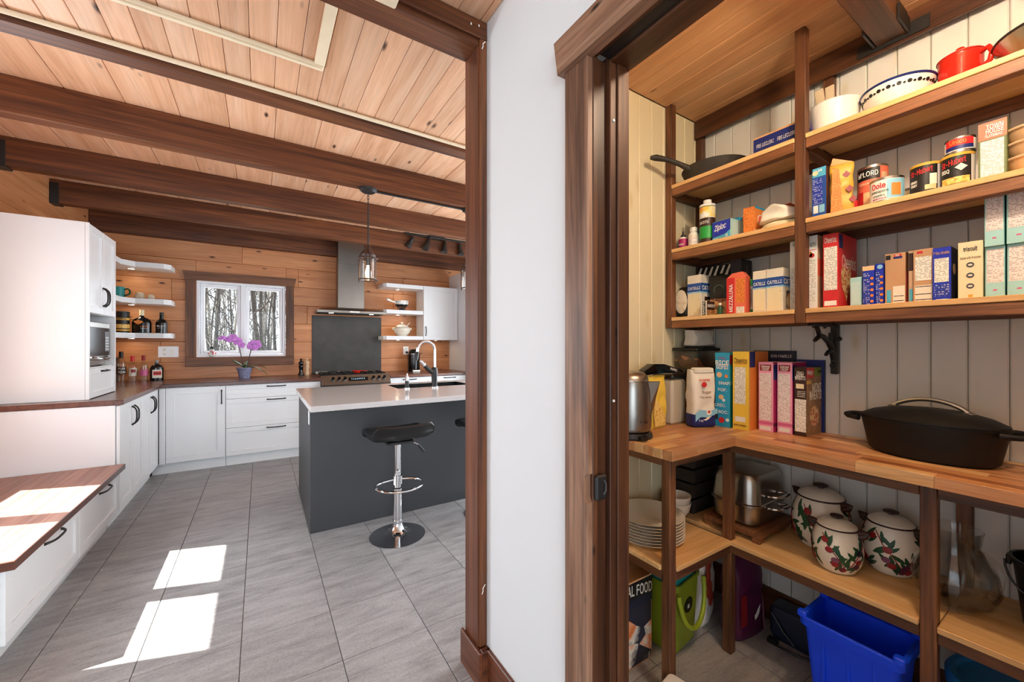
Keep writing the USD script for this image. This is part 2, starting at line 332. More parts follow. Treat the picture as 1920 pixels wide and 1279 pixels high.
_tm = {}
FACES = {'-x': ((0, -1, 0), (0, 0, 1), (-1, 0, 0)), '-y': ((1, 0, 0), (0, 0, 1), (0, -1, 0)), '+x': ((0, 1, 0), (0, 0, 1), (1, 0, 0)), '-xv': ((0, 0, 1), (0, 1, 0), (-1, 0, 0)), 'up': ((0, -1, 0), (1, 0, 0), (0, 0, 1))}
def text(s, h, face, pos, width=None, bold=True, slope=0., bend=None, depth=.0004, shear=0.):
    """lettering centred on pos, capitals h tall (or squeezed to a width), lying on a face; bend = radius of the can it is printed on"""
    k = (s, bold)
    if k not in _tm: _tm[k] = meshkit.text_mesh(s, 1.0, .02, bold)
    m = _tm[k].copy(); v = m.vertices.copy()
    c = (v.min(0) + v.max(0)) / 2
    v[:, 0] -= c[0]; v[:, 1] -= c[1]; v[:, 0] += shear * v[:, 1]
    sx = h if width is None else width / (v[:, 0].max() - v[:, 0].min())
    v = v * [sx, h, depth / .02]
    if slope: v[:, 1] += slope * v[:, 0]
    X, Y, Z = (np.array(q, float) for q in FACES[face])
    if bend:
        a = v[:, 0] / bend; rr = bend + v[:, 2]
        v = (np.sin(a) * rr)[:, None] * X + v[:, 1:2] * Y + (np.cos(a) * rr - bend)[:, None] * Z
    else:
        v = v[:, :1] * X + v[:, 1:2] * Y + v[:, 2:3] * Z
    return trimesh.Trimesh(v + np.asarray(pos), m.faces, process=False)

# ------------------------------------------------------------------ things and parts
_used = {}
def numbered(parent, name):
    k = f'{parent}/{name}'; n = _used.get(k, 0); _used[k] = n + 1
    return k if n == 0 else f'{k}_{n:03d}'

class T:
    """a thing: an Xform at its base whose children are its parts"""
    def __init__(s, name, label, cat, loc=(0, 0, 0), rz=0., group=None, kind=None, rx=0., ry=0.):
        s.path = numbered('/World', name)
        x = UsdGeom.Xform.Define(stage, s.path)
        x.AddTranslateOp().Set(Gf.Vec3d(*map(float, loc)))
        if rz: x.AddRotateZOp().Set(float(rz))
        if ry: x.AddRotateYOp().Set(float(ry))
        if rx: x.AddRotateXOp().Set(float(rx))
        p = x.GetPrim()
        for k, v in (('label', label), ('category', cat), ('group', group), ('kind', kind)):
            if v: p.SetCustomDataByKey(k, v)
    def p(s, name, mesh, mat, smooth=35, up=None, label=None, kind=None):
        path = numbered(up or s.path, name)
        m = usdkit.mesh(stage, path, mesh, M[mat], smooth=smooth)
        if label: m.GetPrim().SetCustomDataByKey('label', label)
        if kind: m.GetPrim().SetCustomDataByKey('kind', kind)
        return path

def S(name, label, cat):
    return T(name, label, cat, kind='structure')
# ================================================================== the setting
TX, TY, TP = -.0735, 2.197, .3735
fl = S('floor', 'grey streaked ceramic tile floor of the kitchen, hall and pantry', 'floor')
fl.p('slab', cat([B(-3.3, 3.4, -3.4, 6.3, -.12, -.008, .001)]), 'grout', False)
for i in range(-4, 9):
    for j in range(-5, 12):
        x0, y0 = TX + i * TP, TY + j * .3715
        x1, y1 = min(x0 + TP, 3.38), min(y0 + .3715, 6.2)
        if x0 > 2.1 and y0 < 1.4: continue
        fl.p('tile', B(max(x0, -1.6) + .0015, x1 - .0015, y0 + .0012, y1 - .0012, -.008, 0, .0012), 'tile', False)
fl.p('far_tiling', cat([B(-3.3 + i * .72, -2.6 + i * .72, -3.4 + j * .38, -3.03 + j * .38, -.008, 0, .001) for i in range(9) for j in range(8)] ), 'tile', False, kind='stuff')

# ---- back wall of the kitchen: horizontal pine boards around the window
BW = 6.19
wb = S('wall_back', 'orange knotty pine board wall at the far end of the kitchen', 'wall')
wb.p('sheathing', minus(B(-1.9, 3.5, BW + .03, BW + .16, -.1, 2.95, 0), B(-.68, .30, BW, BW + .2, 1.19, 2.17, 0)), 'pine_wall', False)
zs = [-.107 + .251 * k for k in range(13)]
joints = {10: (-.2, 1.3), 9: (.44, 1.9), 8: (-.9, 1.75), 7: (.55,), 6: (2.2,), 5: (-1.0, .9), 4: (.5,)}
for k, z in enumerate(zs[:-1]):
    spans, x = [], -1.58
    for q in (*joints.get(k, ()), 3.4): spans.append((x, q)); x = q
    for a, b in spans:
        z0, z1 = z, min(z + .251, 2.84)
        pieces = [(a, b)]
        if z1 > 1.2 and z0 < 2.16:
            pieces = [(a, min(b, -.67)), (max(a, .295), b)]
        for a2, b2 in pieces:
            if b2 - a2 < .02: continue
            wb.p('board', B(a2 + .0008, b2 - .0008, BW, BW + .03, z0 + .001, z1 - .001, .004), 'pine_wall', False)
    if z < 1.2 < z + .251: wb.p('board', B(-.67, .295, BW, BW + .03, z + .001, 1.195, .004), 'pine_wall', False)
    if z < 2.16 < z + .251: wb.p('board', B(-.67, .295, BW, BW + .03, 2.165, z + .25, .004), 'pine_wall', False)

wl = S('wall_left', 'knotty pine board wall on the left side of the kitchen', 'wall')
LX = -1.58
SY0, SY1, SZ0, SZ1 = 2.672, 3.808, .974, 2.06
wl.p('sheathing', minus(B(LX - .16, LX - .03, 1.537, BW + .16, -.1, 2.95, 0), B(LX - .3, LX + .1, SY0, SY1, SZ0, SZ1, 0)), 'pine_wall_side', False)
for k, z in enumerate(zs[:-1]):
    z0, z1 = z, min(z + .251, 2.84)
    for a, b in (((1.4, SY0 - .0), (SY1, BW)) if z1 > SZ0 and z0 < SZ1 else ((1.4, BW),)):
        wl.p('board', B(LX - .03, LX, a + .001, b - .001, z0 + .001, z1 - .001, .004), 'pine_wall_side', False)
ws = S('window_2', 'two-pane side window above the storage bench', 'window')
for a, b in ((SY0, SY0 + .004), (3.17, 3.295), (SY1 - .004, SY1)):
    ws.p('stile', B(LX - .10, LX - .05, a, b, SZ0, SZ1), 'white_trim', False)
for a, b in ((SY0 + .004, 3.17), (3.295, SY1 - .004)):
    ws.p('pane', B(LX - .085, LX - .08, a, b, SZ0, SZ1, 0), 'pane', False)

wr = S('wall_right', 'white painted wall between the kitchen opening and the pantry doorway', 'wall')
WX, WT = .777, .905
wr.p('plaster', B(WX, WT, .835, 1.536, 0, 2.68, .001), 'white_paint', False)
wr.p('plaster', B(WX, WT, -.15, .835, 2.185, 2.68, .001), 'white_paint', False)
wr.p('plaster', B(WX, WT, -3.2, -.15, 0, 2.68, .001), 'white_paint', False)
wp = S('wall_partition', 'white painted partition behind the pantry on the kitchen side', 'wall')
wp.p('plaster', B(WT, 3.4, 1.42, 1.536, 0, 2.84, .001), 'white_paint', False)
wp.p('plaster', B(WX, WT, 1.42, 1.536, 2.68, 2.84, .001), 'white_paint', False)
wk = S('wall_kitchen_end', 'white painted wall at the right end of the kitchen', 'wall')
wk.p('plaster', B(3.4, 3.5, 1.42, 6.35, 0, 2.84, .001), 'white_paint', False)
wh = S('wall_hall', 'white painted walls of the living area behind the camera', 'wall')
wh.p('plaster', minus(B(-3.3, 2.2, -3.3, -3.2, 0, 2.68, 0), B(-2.5, .5, -3.4, -3.1, .45, 2.45, 0)), 'white_paint', False)
wh.p('plaster', B(-3.3, -3.2, -3.2, 1.42, 0, 2.68, 0), 'white_paint', False)
wh.p('plaster', B(-3.3, LX - .031, 1.42, 1.536, 0, 2.68, 0), 'white_paint', False)

# ---- pantry walls of vertical painted boards
PX, PY, PC = 2.14, 1.345, 2.633
we = S('wall_pantry_end', 'cream painted vertical board wall at the far end of the pantry', 'wall')
we.p('sheathing', B(WT, PX + .1, PY + .016, PY + .075, 0, 2.68, 0), 'pantry_board_cream', False)
x = WT
for q in [1.06, 1.155, 1.249, 1.343, 1.437, 1.530, 1.624, 1.719, 1.814, 1.908, 2.002, 2.097, PX]:
    we.p('board', B(x + .001, q - .001, PY, PY + .016, 0, PC, .004), 'pantry_board_cream', False); x = q
wq = S('wall_pantry_back', 'off-white painted vertical board wall behind the pantry shelves', 'wall')
wq.p('sheathing', B(PX + .016, PX + .075, -1.1, PY + .1, 0, 2.68, 0), 'pantry_board', False)
y = PY
while y > -1.05:
    wq.p('board', B(PX, PX + .016, y - .0935 + .0008, y - .0008, 0, PC, .004), 'pantry_board', False); y -= .0935
wn = S('wall_pantry_near', 'painted wall at the near end of the pantry', 'wall')
wn.p('plaster', B(WT, PX + .1, -1.2, -1.1, 0, 2.68, 0), 'pantry_board', False)
wi = S('wall_pantry_door', 'painted inner face of the pantry doorway wall', 'wall')
wi.p('lining', B(WT, WT + .012, .835, PY, 0, PC, 0), 'pantry_board', False)
wi.p('lining', B(WT, WT + .012, -1.1, -.15, 0, PC, 0), 'pantry_board', False)
wi.p('lining', B(WT, WT + .012, -.15, .835, 2.185, PC, 0), 'pantry_board', False)

# ---- ceilings: tongue and groove planks laid along y
ce = S('ceiling', 'low pine plank ceiling over the hall and the near edge of the kitchen', 'ceiling')
ce.p('sheathing', B(-3.3, 2.3, -3.3, 2.36, 2.72, 2.86, 0), 'pine_ceiling', False)
n = 0; x = -1.62 + .0047
while x < .777:
    for a, b in ((-1.9, 1.42), (1.538, 2.36)):
        ce.p('plank', B(x + .0008, (min(x + .0985, .777) if b < 1.5 else x + .0985) - .0008, a, b, 2.665, 2.72, .003), 'pine_ceiling', False)
    x += .0985
while x < 1.9:
    ce.p('plank', B(x + .0008, x + .0977, 1.538, 2.36, 2.665, 2.72, .003), 'pine_ceiling', False); x += .0985
ce.p('far_planks', cat([B(-3.25 + .0985 * k, -3.16 + .0985 * k, -3.2, 1.42, 2.665, 2.72, .003) for k in range(16)]), 'pine_ceiling', False, kind='stuff')
ch = S('ceiling_kitchen', 'higher pine plank ceiling between the dark kitchen beams', 'ceiling')
ch.p('sheathing', B(-1.8, 3.5, 2.36, 6.35, 2.87, 3.0, 0), 'pine_ceiling', False)
x = .0845 - .26 * 7; i = 0
while x < 3.4:
    y = 2.36
    for q in sorted([2.36 + ((i * 1.37 + .9) % 2.6), 6.19]):
        ch.p('plank', B(max(x, -1.6) + .001, min(x + .26, 3.4) - .001, y + .0006, q - .0006, 2.838, 2.87, .004), 'pine_ceiling', False); y = q
    x += .26; i += 1
cp = S('ceiling_pantry', 'warm pine plank ceiling of the pantry', 'ceiling')
cp.p('sheathing', B(WT, PX + .1, -1.2, PY + .1, PC + .03, PC + .1, 0), 'pine_pantry', False)
x = WT + .013
for q in [1.078, 1.172, 1.266, 1.36, 1.454, 1.548, 1.642, 1.729, 1.824, 1.919, 2.044, PX]:
    cp.p('plank', B(x + .0006, q - .0006, -1.1, PY, PC, PC + .03, .003), 'pine_pantry', False); x = q

# ---- beams
def beam(y0, y1, z0, z1, label, x0=LX, x1=3.4, bracket=True, top=None):
    t = T('ceiling_beam', label, 'beam', group=None)
    t.p('timber', B(x0, x1, y0, y1, z0, z1, .005), 'beam_x', False)
    if bracket:
        b = t.p('bracket', cat([B(LX + .001, LX + .06, y0 - .006, y0 - .001, z0 - .004, z1 - .03, .001), B(LX + .001, LX + .06, y1 + .001, y1 + .006, z0 - .004, z1 - .03, .001), B(LX + .001, LX + .06, y0 - .006, y1 + .006, z0 - .010, z0 - .004, .001)]), 'black_metal', False)
beam(2.36, 2.46, 2.625, 2.838, 'dark stained beam where the low ceiling steps up into the kitchen, nearest of the beams', bracket=False)
beam(3.30, 3.395, 2.63, 2.838, 'dark stained kitchen beam carrying the pendant lamps')
beam(4.28, 4.375, 2.63, 2.838, 'dark stained kitchen beam next behind the pendant lamps')
beam(5.16, 5.255, 2.63, 2.838, 'dark stained kitchen beam behind the spotlight bar')
beam(6.10, 6.19, 2.62, 2.838, 'dark stained beam flush against the far pine wall above the range hood', bracket=False)
t = T('ceiling_moulding', 'pale rounded pine moulding along the edge of the low ceiling beside the nearest beam', 'moulding')
t.p('strip', B(LX, 1.9, 2.337, 2.358, 2.643, 2.664, .007), 'cream_trim', True)
hd = T('opening_header', 'dark stained header timber spanning the opening from hall to kitchen', 'beam')
hd.p('timber', B(LX + .002, .776, 1.418, 1.536, 2.57, 2.664, .003), 'beam_x', False)
hd.p('face_board', B(LX, .776, 1.404, 1.418, 2.592, 2.664, .003), 'beam_x', False)
for q in (.735, .70): hd.p('paint_fleck', B(q, q + .005, 1.4030, 1.404, 2.625 + .2 * (q - .7), 2.634 + .2 * (q - .7), 0), 'white', False)
jb = T('opening_post', 'dark reddish stained jamb post at the right side of the kitchen opening', 'jamb')
jb.p('liner', B(.74, .776, 1.418, 1.536, 0, 2.5695, .003), 'jamb_z', False)
jb.p('edge_strip', B(.744, .776, 1.406, 1.4175, .142, 2.5915, .003), 'beam_z', False)
for z in (2.55, .355): jb.p('plaster_smear', tube([(.752, 1.4058, z), (.757, 1.4055, z + .012), (.756, 1.4055, z + .022), (.767, 1.4058, z + .036)], .002, 5), 'white', False)
# hatch frame in the low ceiling (kitchen side) and its neighbour in the hall
def hatch(label, x0, x1, y0, y1, w=.042):
    t = T('ceiling_hatch_frame', label, 'frame')
    for a, b, c, d in ((x0, x1, y1 - w, y1), (x0, x1, y0, y0 + w), (x0, x0 + w, y0 + w, y1 - w), (x1 - w, x1, y0 + w, y1 - w)):
        t.p('moulding', cat([B(a, b, c, d, 2.647, 2.6648, .005), B(a + .012 * (b - a > .1), b - .012 * (b - a > .1), c + .012, d - .012, 2.641, 2.648, .003)]), 'cream_trim', False)
hatch('cream moulding frame of the attic hatch in the low kitchen ceiling', -.85, .25, 1.56, 2.055)
t = T('ceiling_box_lamp', 'cream square-edged box lamp fixed to the hall ceiling just before the header', 'ceiling lamp', (.15, 1.10, 2.664))
t.p('housing', B(-.235, .235, -.235, .24, -.174, 0, .006), 'cream_trim', False)
[t.p('rim', B(-.21, .21, a, a + .012, -.178, -.174, .001), 'cream_trim', False) for a in (-.20, .19)]

# ---- baseboards
bb = S('baseboard_right', 'stained wood baseboard at the foot of the white wall', 'baseboard')
bb.p('board', B(.762, WX, .90, 1.392, 0, .142, .003), 'jamb_y', False)
bb.p('board', B(.725, .74, 1.376, 1.553, 0, .142, .003), 'jamb_y', False)
bb.p('return', B(.74, .7765, 1.376, 1.405, 0, .142, .003), 'jamb_x', False)
bp = S('baseboard_pantry', 'dark stained baseboard along the pantry back wall', 'baseboard')
bp.p('board', B(PX - .018, PX, -1.1, PY, 0, .155, .003), 'beam_y', False)
bp.p('board', B(WT + .02, PX - .02, PY - .018, PY, 0, .155, .003), 'beam_x', False)

# ---- pantry doorway with the pocket door slid into the wall
dc = S('trim_1', 'stained pine door casing around the pantry doorway', 'trim')
notch = xf(cyl((.740, .802, .86), (.800, .802, .86), .0, 8), (0, 0, 0))
side = B(.755, WX, .802, .898, 0, 2.157, .003)
hole = cat([cyl((.74, .800, 1.005), (.80, .800, 1.005), .012, 12)])
hole = mf.Manifold.hull(to_mf(cyl((.74, .800, .938), (.80, .800, .938), .014, 14)) + to_mf(cyl((.74, .800, .990), (.80, .800, .990), .014, 14)))
q = (to_mf(side) - hole).to_mesh()
dc.p('side_casing', trimesh.Trimesh(q.vert_properties[:, :3], q.tri_verts, process=False), 'casing_z', False)
dc.p('side_casing', B(.755, WX, -.246, -.15, 0, 2.157, .003), 'casing_z', False)
head = prism_yz([(-.27, 2.157), (.915, 2.157), (.932, 2.262), (-.287, 2.262)], .742, WX)
dc.p('head_casing', head, 'casing_y', False)
dj = S('trim_2', 'dark stained jambs lining the pantry doorway with a pocket door slot', 'trim')
dj.p('jamb', B(WX, .796, .802, .835, 0, 2.185, .002), 'dark_jamb_z', False)
dj.p('jamb', B(.838, WT + .012, .796, .835, 0, 2.185, .002), 'dark_jamb_z', False)
dj.p('jamb', B(WX, WT + .012, -.15, -.13, 0, 2.185, .002), 'dark_jamb_z', False)
dj.p('head_jamb', B(WX, .796, -.13, .802, 2.165, 2.185, .002), 'dark_jamb_y', False)
dj.p('head_jamb', B(.838, WT + .012, -.13, .796, 2.165, 2.185, .002), 'dark_jamb_y', False)
dj.p('track', B(.7965, .8375, -.13, .80, 2.172, 2.185, 0), 'black_metal', False)
dj.p('stop', B(.862, .9, .789, .796, 0, 2.165, .002), 'dark_jamb_z', False)
for z in (2.0, 1.2): dj.p('screw', cyl((.85, .7965, z), (.85, .793, z), .004, 10), 'ltgrey')
dr = S('door_1', 'dark stained pocket door slid into its wall pocket, edge showing', 'door')
dr.p('leaf', B(.797, .837, .812, .834, .01, 2.17, .002), 'dark_jamb_z', False)
pl = dr.p('edge_pull', B(.776, .817, .786, .8015, .930, .999, .006), 'black_metal', False)
dr.p('finger_lever', cat([tube([(.803, .7865, .985), (.808, .7835, .975), (.808, .7835, .955), (.802, .7865, .945)], .002, 6)]), 'darkgrey', up=pl)
# ================================================================== kitchen: window, cabinets, range, island
wn1 = S('window_1', 'white two-casement kitchen window looking out on bare woods', 'window')
fx0, fx1, fz0, fz1 = -.663, .287, 1.207, 2.153
def ring(x0, x1, z0, z1, w, y0, y1):
    return cat([B(x0, x1, y0, y1, z1 - w, z1, .003), B(x0, x1, y0, y1, z0, z0 + w, .003), B(x0, x0 + w, y0, y1, z0 + w, z1 - w, .003), B(x1 - w, x1, y0, y1, z0 + w, z1 - w, .003)])
wn1.p('frame', cat([ring(fx0, fx1, fz0, fz1, .032, BW - .002, BW + .15), B(-.215, -.165, BW + .004, BW + .15, fz0 + .032, fz1 - .032, .003)]), 'white_trim', False)
for a, b in ((fx0 + .034, -.217), (-.163, fx1 - .034)):
    sp = wn1.p('sash', cat([ring(a, b, fz0 + .034, fz1 - .034, .026, BW + .018, BW + .09), ring(a + .026, b - .026, fz0 + .06, fz1 - .06, .016, BW + .03, BW + .08)]), 'white_trim', False)
    wn1.p('pane', B(a + .03, b - .03, BW + .055, BW + .06, fz0 + .06, fz1 - .06, 0), 'pane', False, up=sp)
    wn1.p('crank_cover', B((a + b) / 2 + .02, (a + b) / 2 + .16, BW + .002, BW + .03, fz0 + .012, fz0 + .028, .003), 'white_trim', False, up=sp)
tr = S('trim_3', 'dark stained rustic timber casing around the kitchen window', 'trim')
head = prism_xz([(-.772, 2.155), (.392, 2.155), (.415, 2.262), (-.795, 2.262)], BW - .032, BW - .001)
tr.p('head', head, 'trim_wood_x', False)
tr.p('side', B(-.768, -.664, BW - .022, BW - .001, 1.207, 2.155, .003), 'trim_wood_z', False)
tr.p('side', B(.288, .387, BW - .022, BW - .001, 1.207, 2.155, .003), 'trim_wood_z', False)
tr.p('sill', B(-.768, .387, BW - .045, BW - .001, 1.092, 1.206, .004), 'trim_wood_x', False)

def shaker(t, name, face, a0, a1, z0, z1, f, fr=.055, mat='white_cabinet', th=.02):
    """a shaker front: recessed panel in a raised frame; face 'y' looks to -y, 'x' looks to +x; f = the plane of its face"""
    g = .0015
    a0 += g; a1 -= g; z0 += g; z1 -= g
    bars = [(a0, a1, z1 - fr, z1), (a0, a1, z0, z0 + fr), (a0, a0 + fr, z0 + fr, z1 - fr), (a1 - fr, a1, z0 + fr, z1 - fr)]
    if face == 'y':
        ms = [B(a, b, f, f + th, c, d, .0015) for a, b, c, d in bars] + [B(a0 + fr - .004, a1 - fr + .004, f + .009, f + th, z0 + fr - .004, z1 - fr + .004, 0)]
    else:
        ms = [B(f - th, f, a, b, c, d, .0015) for a, b, c, d in bars] + [B(f - th, f - .009, a0 + fr - .004, a1 - fr + .004, z0 + fr - .004, z1 - fr + .004, 0)]
    return t.p(name, cat(ms), mat, False)

def handle(t, up, face, c, f, L, vertical, bow=.03):
    a = np.linspace(0, 1, 9); off = bow * (1 - (2 * a - 1) ** 4) + .002
    pts = []
    for s, o in zip(a, off):
        q = (s - .5) * L
        if face == 'y': pts.append((c[0] + (0 if vertical else q), f - o, c[1] + (q if vertical else 0)))
        else: pts.append((f + o, c[0] + (0 if vertical else q), c[1] + (q if vertical else 0)))
    t.p('handle', tube(pts, np.where((a < .1) | (a > .9), .0075, .0055), 8), 'black_metal', up=up, label='black bow handle')

YF = 5.42
# corner base cabinets along the left wall
for (a, m, b, nm) in ((4.08, 4.44, 4.785, 'nearer the storage bench'), (4.785, 5.10, 5.395, 'next to the inner corner')):
    t = T('base_cabinet', f'white two-door base cabinet in the left run, {nm}', 'cabinet')
    t.p('carcass', cat([B(LX + .002, -.912, a + .002 if a > 4.1 else a - .02, b - .001, .11, .909, .001)]), 'white_cabinet', False)
    t.p('toe_kick', B(LX + .1, -.955, a, b, 0, .109, 0), 'white_cabinet', False)
    d1 = shaker(t, 'door', 'x', a, m, .115, .905, -.89); handle(t, d1, 'x', (m - .035, .78), -.89, .155, True)
    d2 = shaker(t, 'door', 'x', m, b, .115, .905, -.89); handle(t, d2, 'x', (m + .035, .78), -.89, .155, True)
t = T('base_cabinet', 'white one-door base cabinet in the back run beside the inner corner', 'cabinet')
t.p('carcass', B(-.868, -.329, YF + .021, BW - .002, .11, .909, .001), 'white_cabinet', False)
t.p('toe_kick', B(-.95, -.329, 5.472, 5.49, 0, .109, 0), 'white_cabinet', False)
t.p('filler', B(-.888, -.836, YF - .001, YF + .02, .11, .905, .001), 'white_cabinet', False)
d1 = shaker(t, 'door', 'y', -.834, -.328, .115, .905, YF, .07); handle(t, d1, 'y', (-.362, .782), YF, .15, True, .024)
def drawers(label, x0, x1, zz, hx):
    t = T('drawer_cabinet', label, 'cabinet')
    t.p('carcass', B(x0 + .001, x1 - .001, YF + .021, BW - .002, .11, .909, .001), 'white_cabinet', False)
    t.p('toe_kick', B(x0, x1, 5.472, 5.49, 0, .109, 0), 'white_cabinet', False)
    for (z0, z1), fr in zip(zip(zz[:-1], zz[1:]), (.055, .055, .05)):
        d = shaker(t, 'drawer', 'y', x0, x1, z0, z1, YF, fr); handle(t, d, 'y', (hx, z1 - .028), YF, .19, False, .024)
drawers('white three-drawer base cabinet in the back run left of the range', -.326, .632, (.115, .425, .752, .905), .16)
drawers('white drawer base cabinet right of the range, nearer the range', 1.482, 2.08, (.115, .425, .752, .905), 1.76)
drawers('white drawer base cabinet right of the range, beside the tall panel', 2.082, 2.68, (.115, .425, .752, .905), 2.36)

t = T('countertop', 'dark reddish wood L-shaped countertop under the window and along the left wall', 'countertop')
t.p('left_leg', B(LX + .001, -.862, 4.048, 5.388, .911, .948, .004), 'walnut_y', False)
t.p('back_leg', B(LX + .001, .634, 5.389, BW - .001, .911, .948, .004), 'walnut_x', False)
t = T('countertop', 'dark reddish wood countertop right of the range under the coffee machine', 'countertop')
t.p('slab', B(1.479, 2.684, 5.389, BW - .001, .911, .948, .004), 'walnut_x', False)

# tall microwave cupboard standing on the counter
t = T('microwave_cupboard', 'tall white cupboard with two doors over a microwave niche, standing on the left countertop', 'cabinet')
X0, XF = LX + .002, -1.08
t.p('side_panel', cat([B(X0, XF - .022, 4.188, 4.206, .949, 2.275, .001), B(XF - .021, XF, 4.188, 4.206, .949, 2.275, .001)]), 'white_cabinet', False)
t.p('side_panel', B(X0, XF - .001, 4.822, 4.84, .949, 2.275, .001), 'white_cabinet', False)
t.p('back', B(X0, X0 + .012, 4.207, 4.821, .95, 2.274, 0), 'white_cabinet', False)
for z in (2.257, 1.60, 1.168): t.p('shelf_board', B(X0 + .012, XF - .022, 4.207, 4.821, z, z + .016, .001), 'white_cabinet', False)
d1 = shaker(t, 'door', 'x', 4.207, 4.515, 1.602, 2.272, XF, .05); handle(t, d1, 'x', (4.49, 1.745), XF, .15, True)
d2 = shaker(t, 'door', 'x', 4.515, 4.822, 1.602, 2.272, XF, .05); handle(t, d2, 'x', (4.54, 1.745), XF, .15, True)
d3 = shaker(t, 'drawer', 'x', 4.207, 4.822, .952, 1.178, XF, .045); handle(t, d3, 'x', (4.515, 1.15), XF, .13, False)
t = T('microwave_oven', 'stainless microwave oven with black glass door in the cupboard niche', 'microwave', (-1.33, 4.5, 1.185))
t.p('body', B(-.2, .2, -.27, .27, .008, .36, .004), 'steel', False)
[t.p('foot', B(a, a + .03, b, b + .03, 0, .008, 0), 'black_plastic', False) for a in (-.18, .15) for b in (-.25, .22)]
dp = t.p('door', B(.2, .226, -.27, .27, .035, .355, .004), 'steel', False)
t.p('door_glass', B(.2262, .229, -.262, .262, .085, .315, .001), 'black_gloss', False, up=dp)
a = np.linspace(-1, 1, 13)
t.p('handle', tube([(.232 + .03 * (1 - q ** 4), q * .2, .078 - .02 * (1 - q * q)) for q in a], .008, 8), 'chrome', up=dp)
t.p('control_panel', cat([B(.229, .2302, .13, .235, .12, .285, .0)]), 'darkgrey', False, up=dp)
t.p('keypad', cat([B(.2303, .2308, .145 + .028 * i, .165 + .028 * i, .13 + .024 * j, .145 + .024 * j, 0) for i in range(3) for j in range(5)]), 'ltgrey', False, up=dp, kind='stuff')

# storage bench under the side window
t = T('storage_bench', 'white storage bench with two wide drawers and a brown plank seat top', 'bench')
for k in range(9):
    a = LX + .001 + .0805 * k
    t.p('seat_plank', B(a, min(a + .0803, -.856), 2.480, 4.05, .434, .47, .001), 'bench_top', False)
t.p('front_edge', B(-.858, -.852, 2.476, 4.05, .432, .4695, .002), 'walnut_y', False)
t.p('end_edge', B(LX + .002, -.852, 2.472, 2.4795, .432, .4695, .002), 'walnut_x', False)
t.p('carcass', B(LX + .004, -.912, 2.50, 4.05, .11, .433, .001), 'white_cabinet', False)
t.p('end_panel', B(LX + .004, -.905, 2.488, 2.4995, .105, .433, .002), 'white_cabinet', False)
t.p('corner_stile', B(-.935, -.912, 2.476, 2.4875, 0, .433, .002), 'white_cabinet', False)
t.p('toe_kick', B(LX + .1, -.955, 2.52, 4.05, 0, .109, 0), 'white_cabinet', False)
for a, b in ((2.502, 3.30), (3.302, 4.048)):
    d = shaker(t, 'drawer', 'x', a, b, .112, .428, -.89, .058); handle(t, d, 'x', ((a + b) / 2 + .05, .385), -.89, .2, False, .028)

# ---- range, hood and backsplash
t = T('kitchen_range', 'stainless slide-in kitchen range with black knobs in front of the dark backsplash', 'range', (1.056, 5.37, 0))
hw = .416
t.p('body', B(-hw, hw, .03, .68, .05, .915, .003), 'dark_steel', False)
t.p('oven_door', B(-hw, hw, 0, .029, .2, .81, .004), 'black_gloss', False)
t.p('oven_handle', cat([cyl((-.34, -.045, .77), (.34, -.045, .77), .012, 12), cyl((-.32, -.045, .77), (-.32, 0, .77), .008, 8), cyl((.32, -.045, .77), (.32, 0, .77), .008, 8)]), 'steel')
pan = prism_yz([(-.01, .825), (.03, .825), (.11, .958), (.095, .972), (.055, .972), (-.02, .86)], -hw - .005, hw + .005)
cpn = t.p('control_panel', pan, 'brushed', False)
nv = np.array([0, -.112, .075]); nv = np.array([0, -.83, .557]); mid = np.array([0, .018, .918])
for x in (-.29, -.22, -.15, .20, .27, .34):
    c = mid + [x, 0, 0]
    kp = t.p('knob', cat([tube([c, c + nv * .01, c + nv * .012, c + nv * .04], [.027, .027, .022, .02], 16)]), 'black_gloss', 30)
    t.p('knob_ring', tube([c + nv * .0101, c + nv * .014], [.0285, .0285], 16), 'chrome', 30, up=kp)
R = np.array([[1, 0, 0], [0, .557, .83], [0, -.83, .557]])
t.p('display', xf(B(-.105, .135, -.026, .026, 0, .003, .001), mid + nv * .001, rot=[R[0], R[1], nv]), 'black_gloss', False)
t.p('display_digits', xf(cat([B(-.07 + .022 * i, -.058 + .022 * i, -.008 + .014 * j, -.004 + .014 * j, .003, .0035, 0) for i in range(8) for j in range(2)]), mid + nv * .001, rot=[R[0], R[1], nv]), 'led', False, kind='stuff')
t.p('cooktop', B(-hw - .005, hw + .005, .10, .70, .955, .966, .003), 'black_gloss', False)
gr = []
for x in (-.27, 0, .27):
    gr += [B(x - .12, x + .12, .14, .152, .972, .986, .002), B(x - .12, x + .12, .60, .612, .972, .986, .002), B(x - .12, x - .108, .14, .612, .972, .986, .002), B(x + .108, x + .12, .14, .612, .972, .986, .002), B(x - .006, x + .006, .15, .6, .972, .984, .002), B(x - .11, x + .11, .37, .382, .972, .984, .002)]
    t.p('grate', cat(gr[-6:] + [B(x + q, x + q + .01, p, p + .01, .966, .973, 0) for q in (-.12, .11) for p in (.14, .6)]), 'cast_iron', False)
t.p('vent_trim', B(-hw, hw, .70, .74, .95, .985, .004), 'steel', False)
sr = T('spoon_rest', 'red spoon rest lying on the range cooktop', 'spoon rest', (1.08, 5.53, .987))
sr.p('dish', lathe([(0, .0), (.035, 0), (.062, .03), (.058, .03), (.033, .006), (0, .006)], 24), 'enamel_red')
sr.p('handle', B(.05, .13, -.014, .014, .022, .03, .003), 'enamel_red')
t = T('backsplash', 'dark slate backsplash panel behind the range', 'backsplash')
t.p('panel', B(.611, 1.561, BW - .012, BW - .001, .95, 1.775, .002), 'slate', False)
t = T('range_hood', 'stainless chimney range hood with two small lamps over the range', 'range hood', (1.07, 5.70, 1.79))
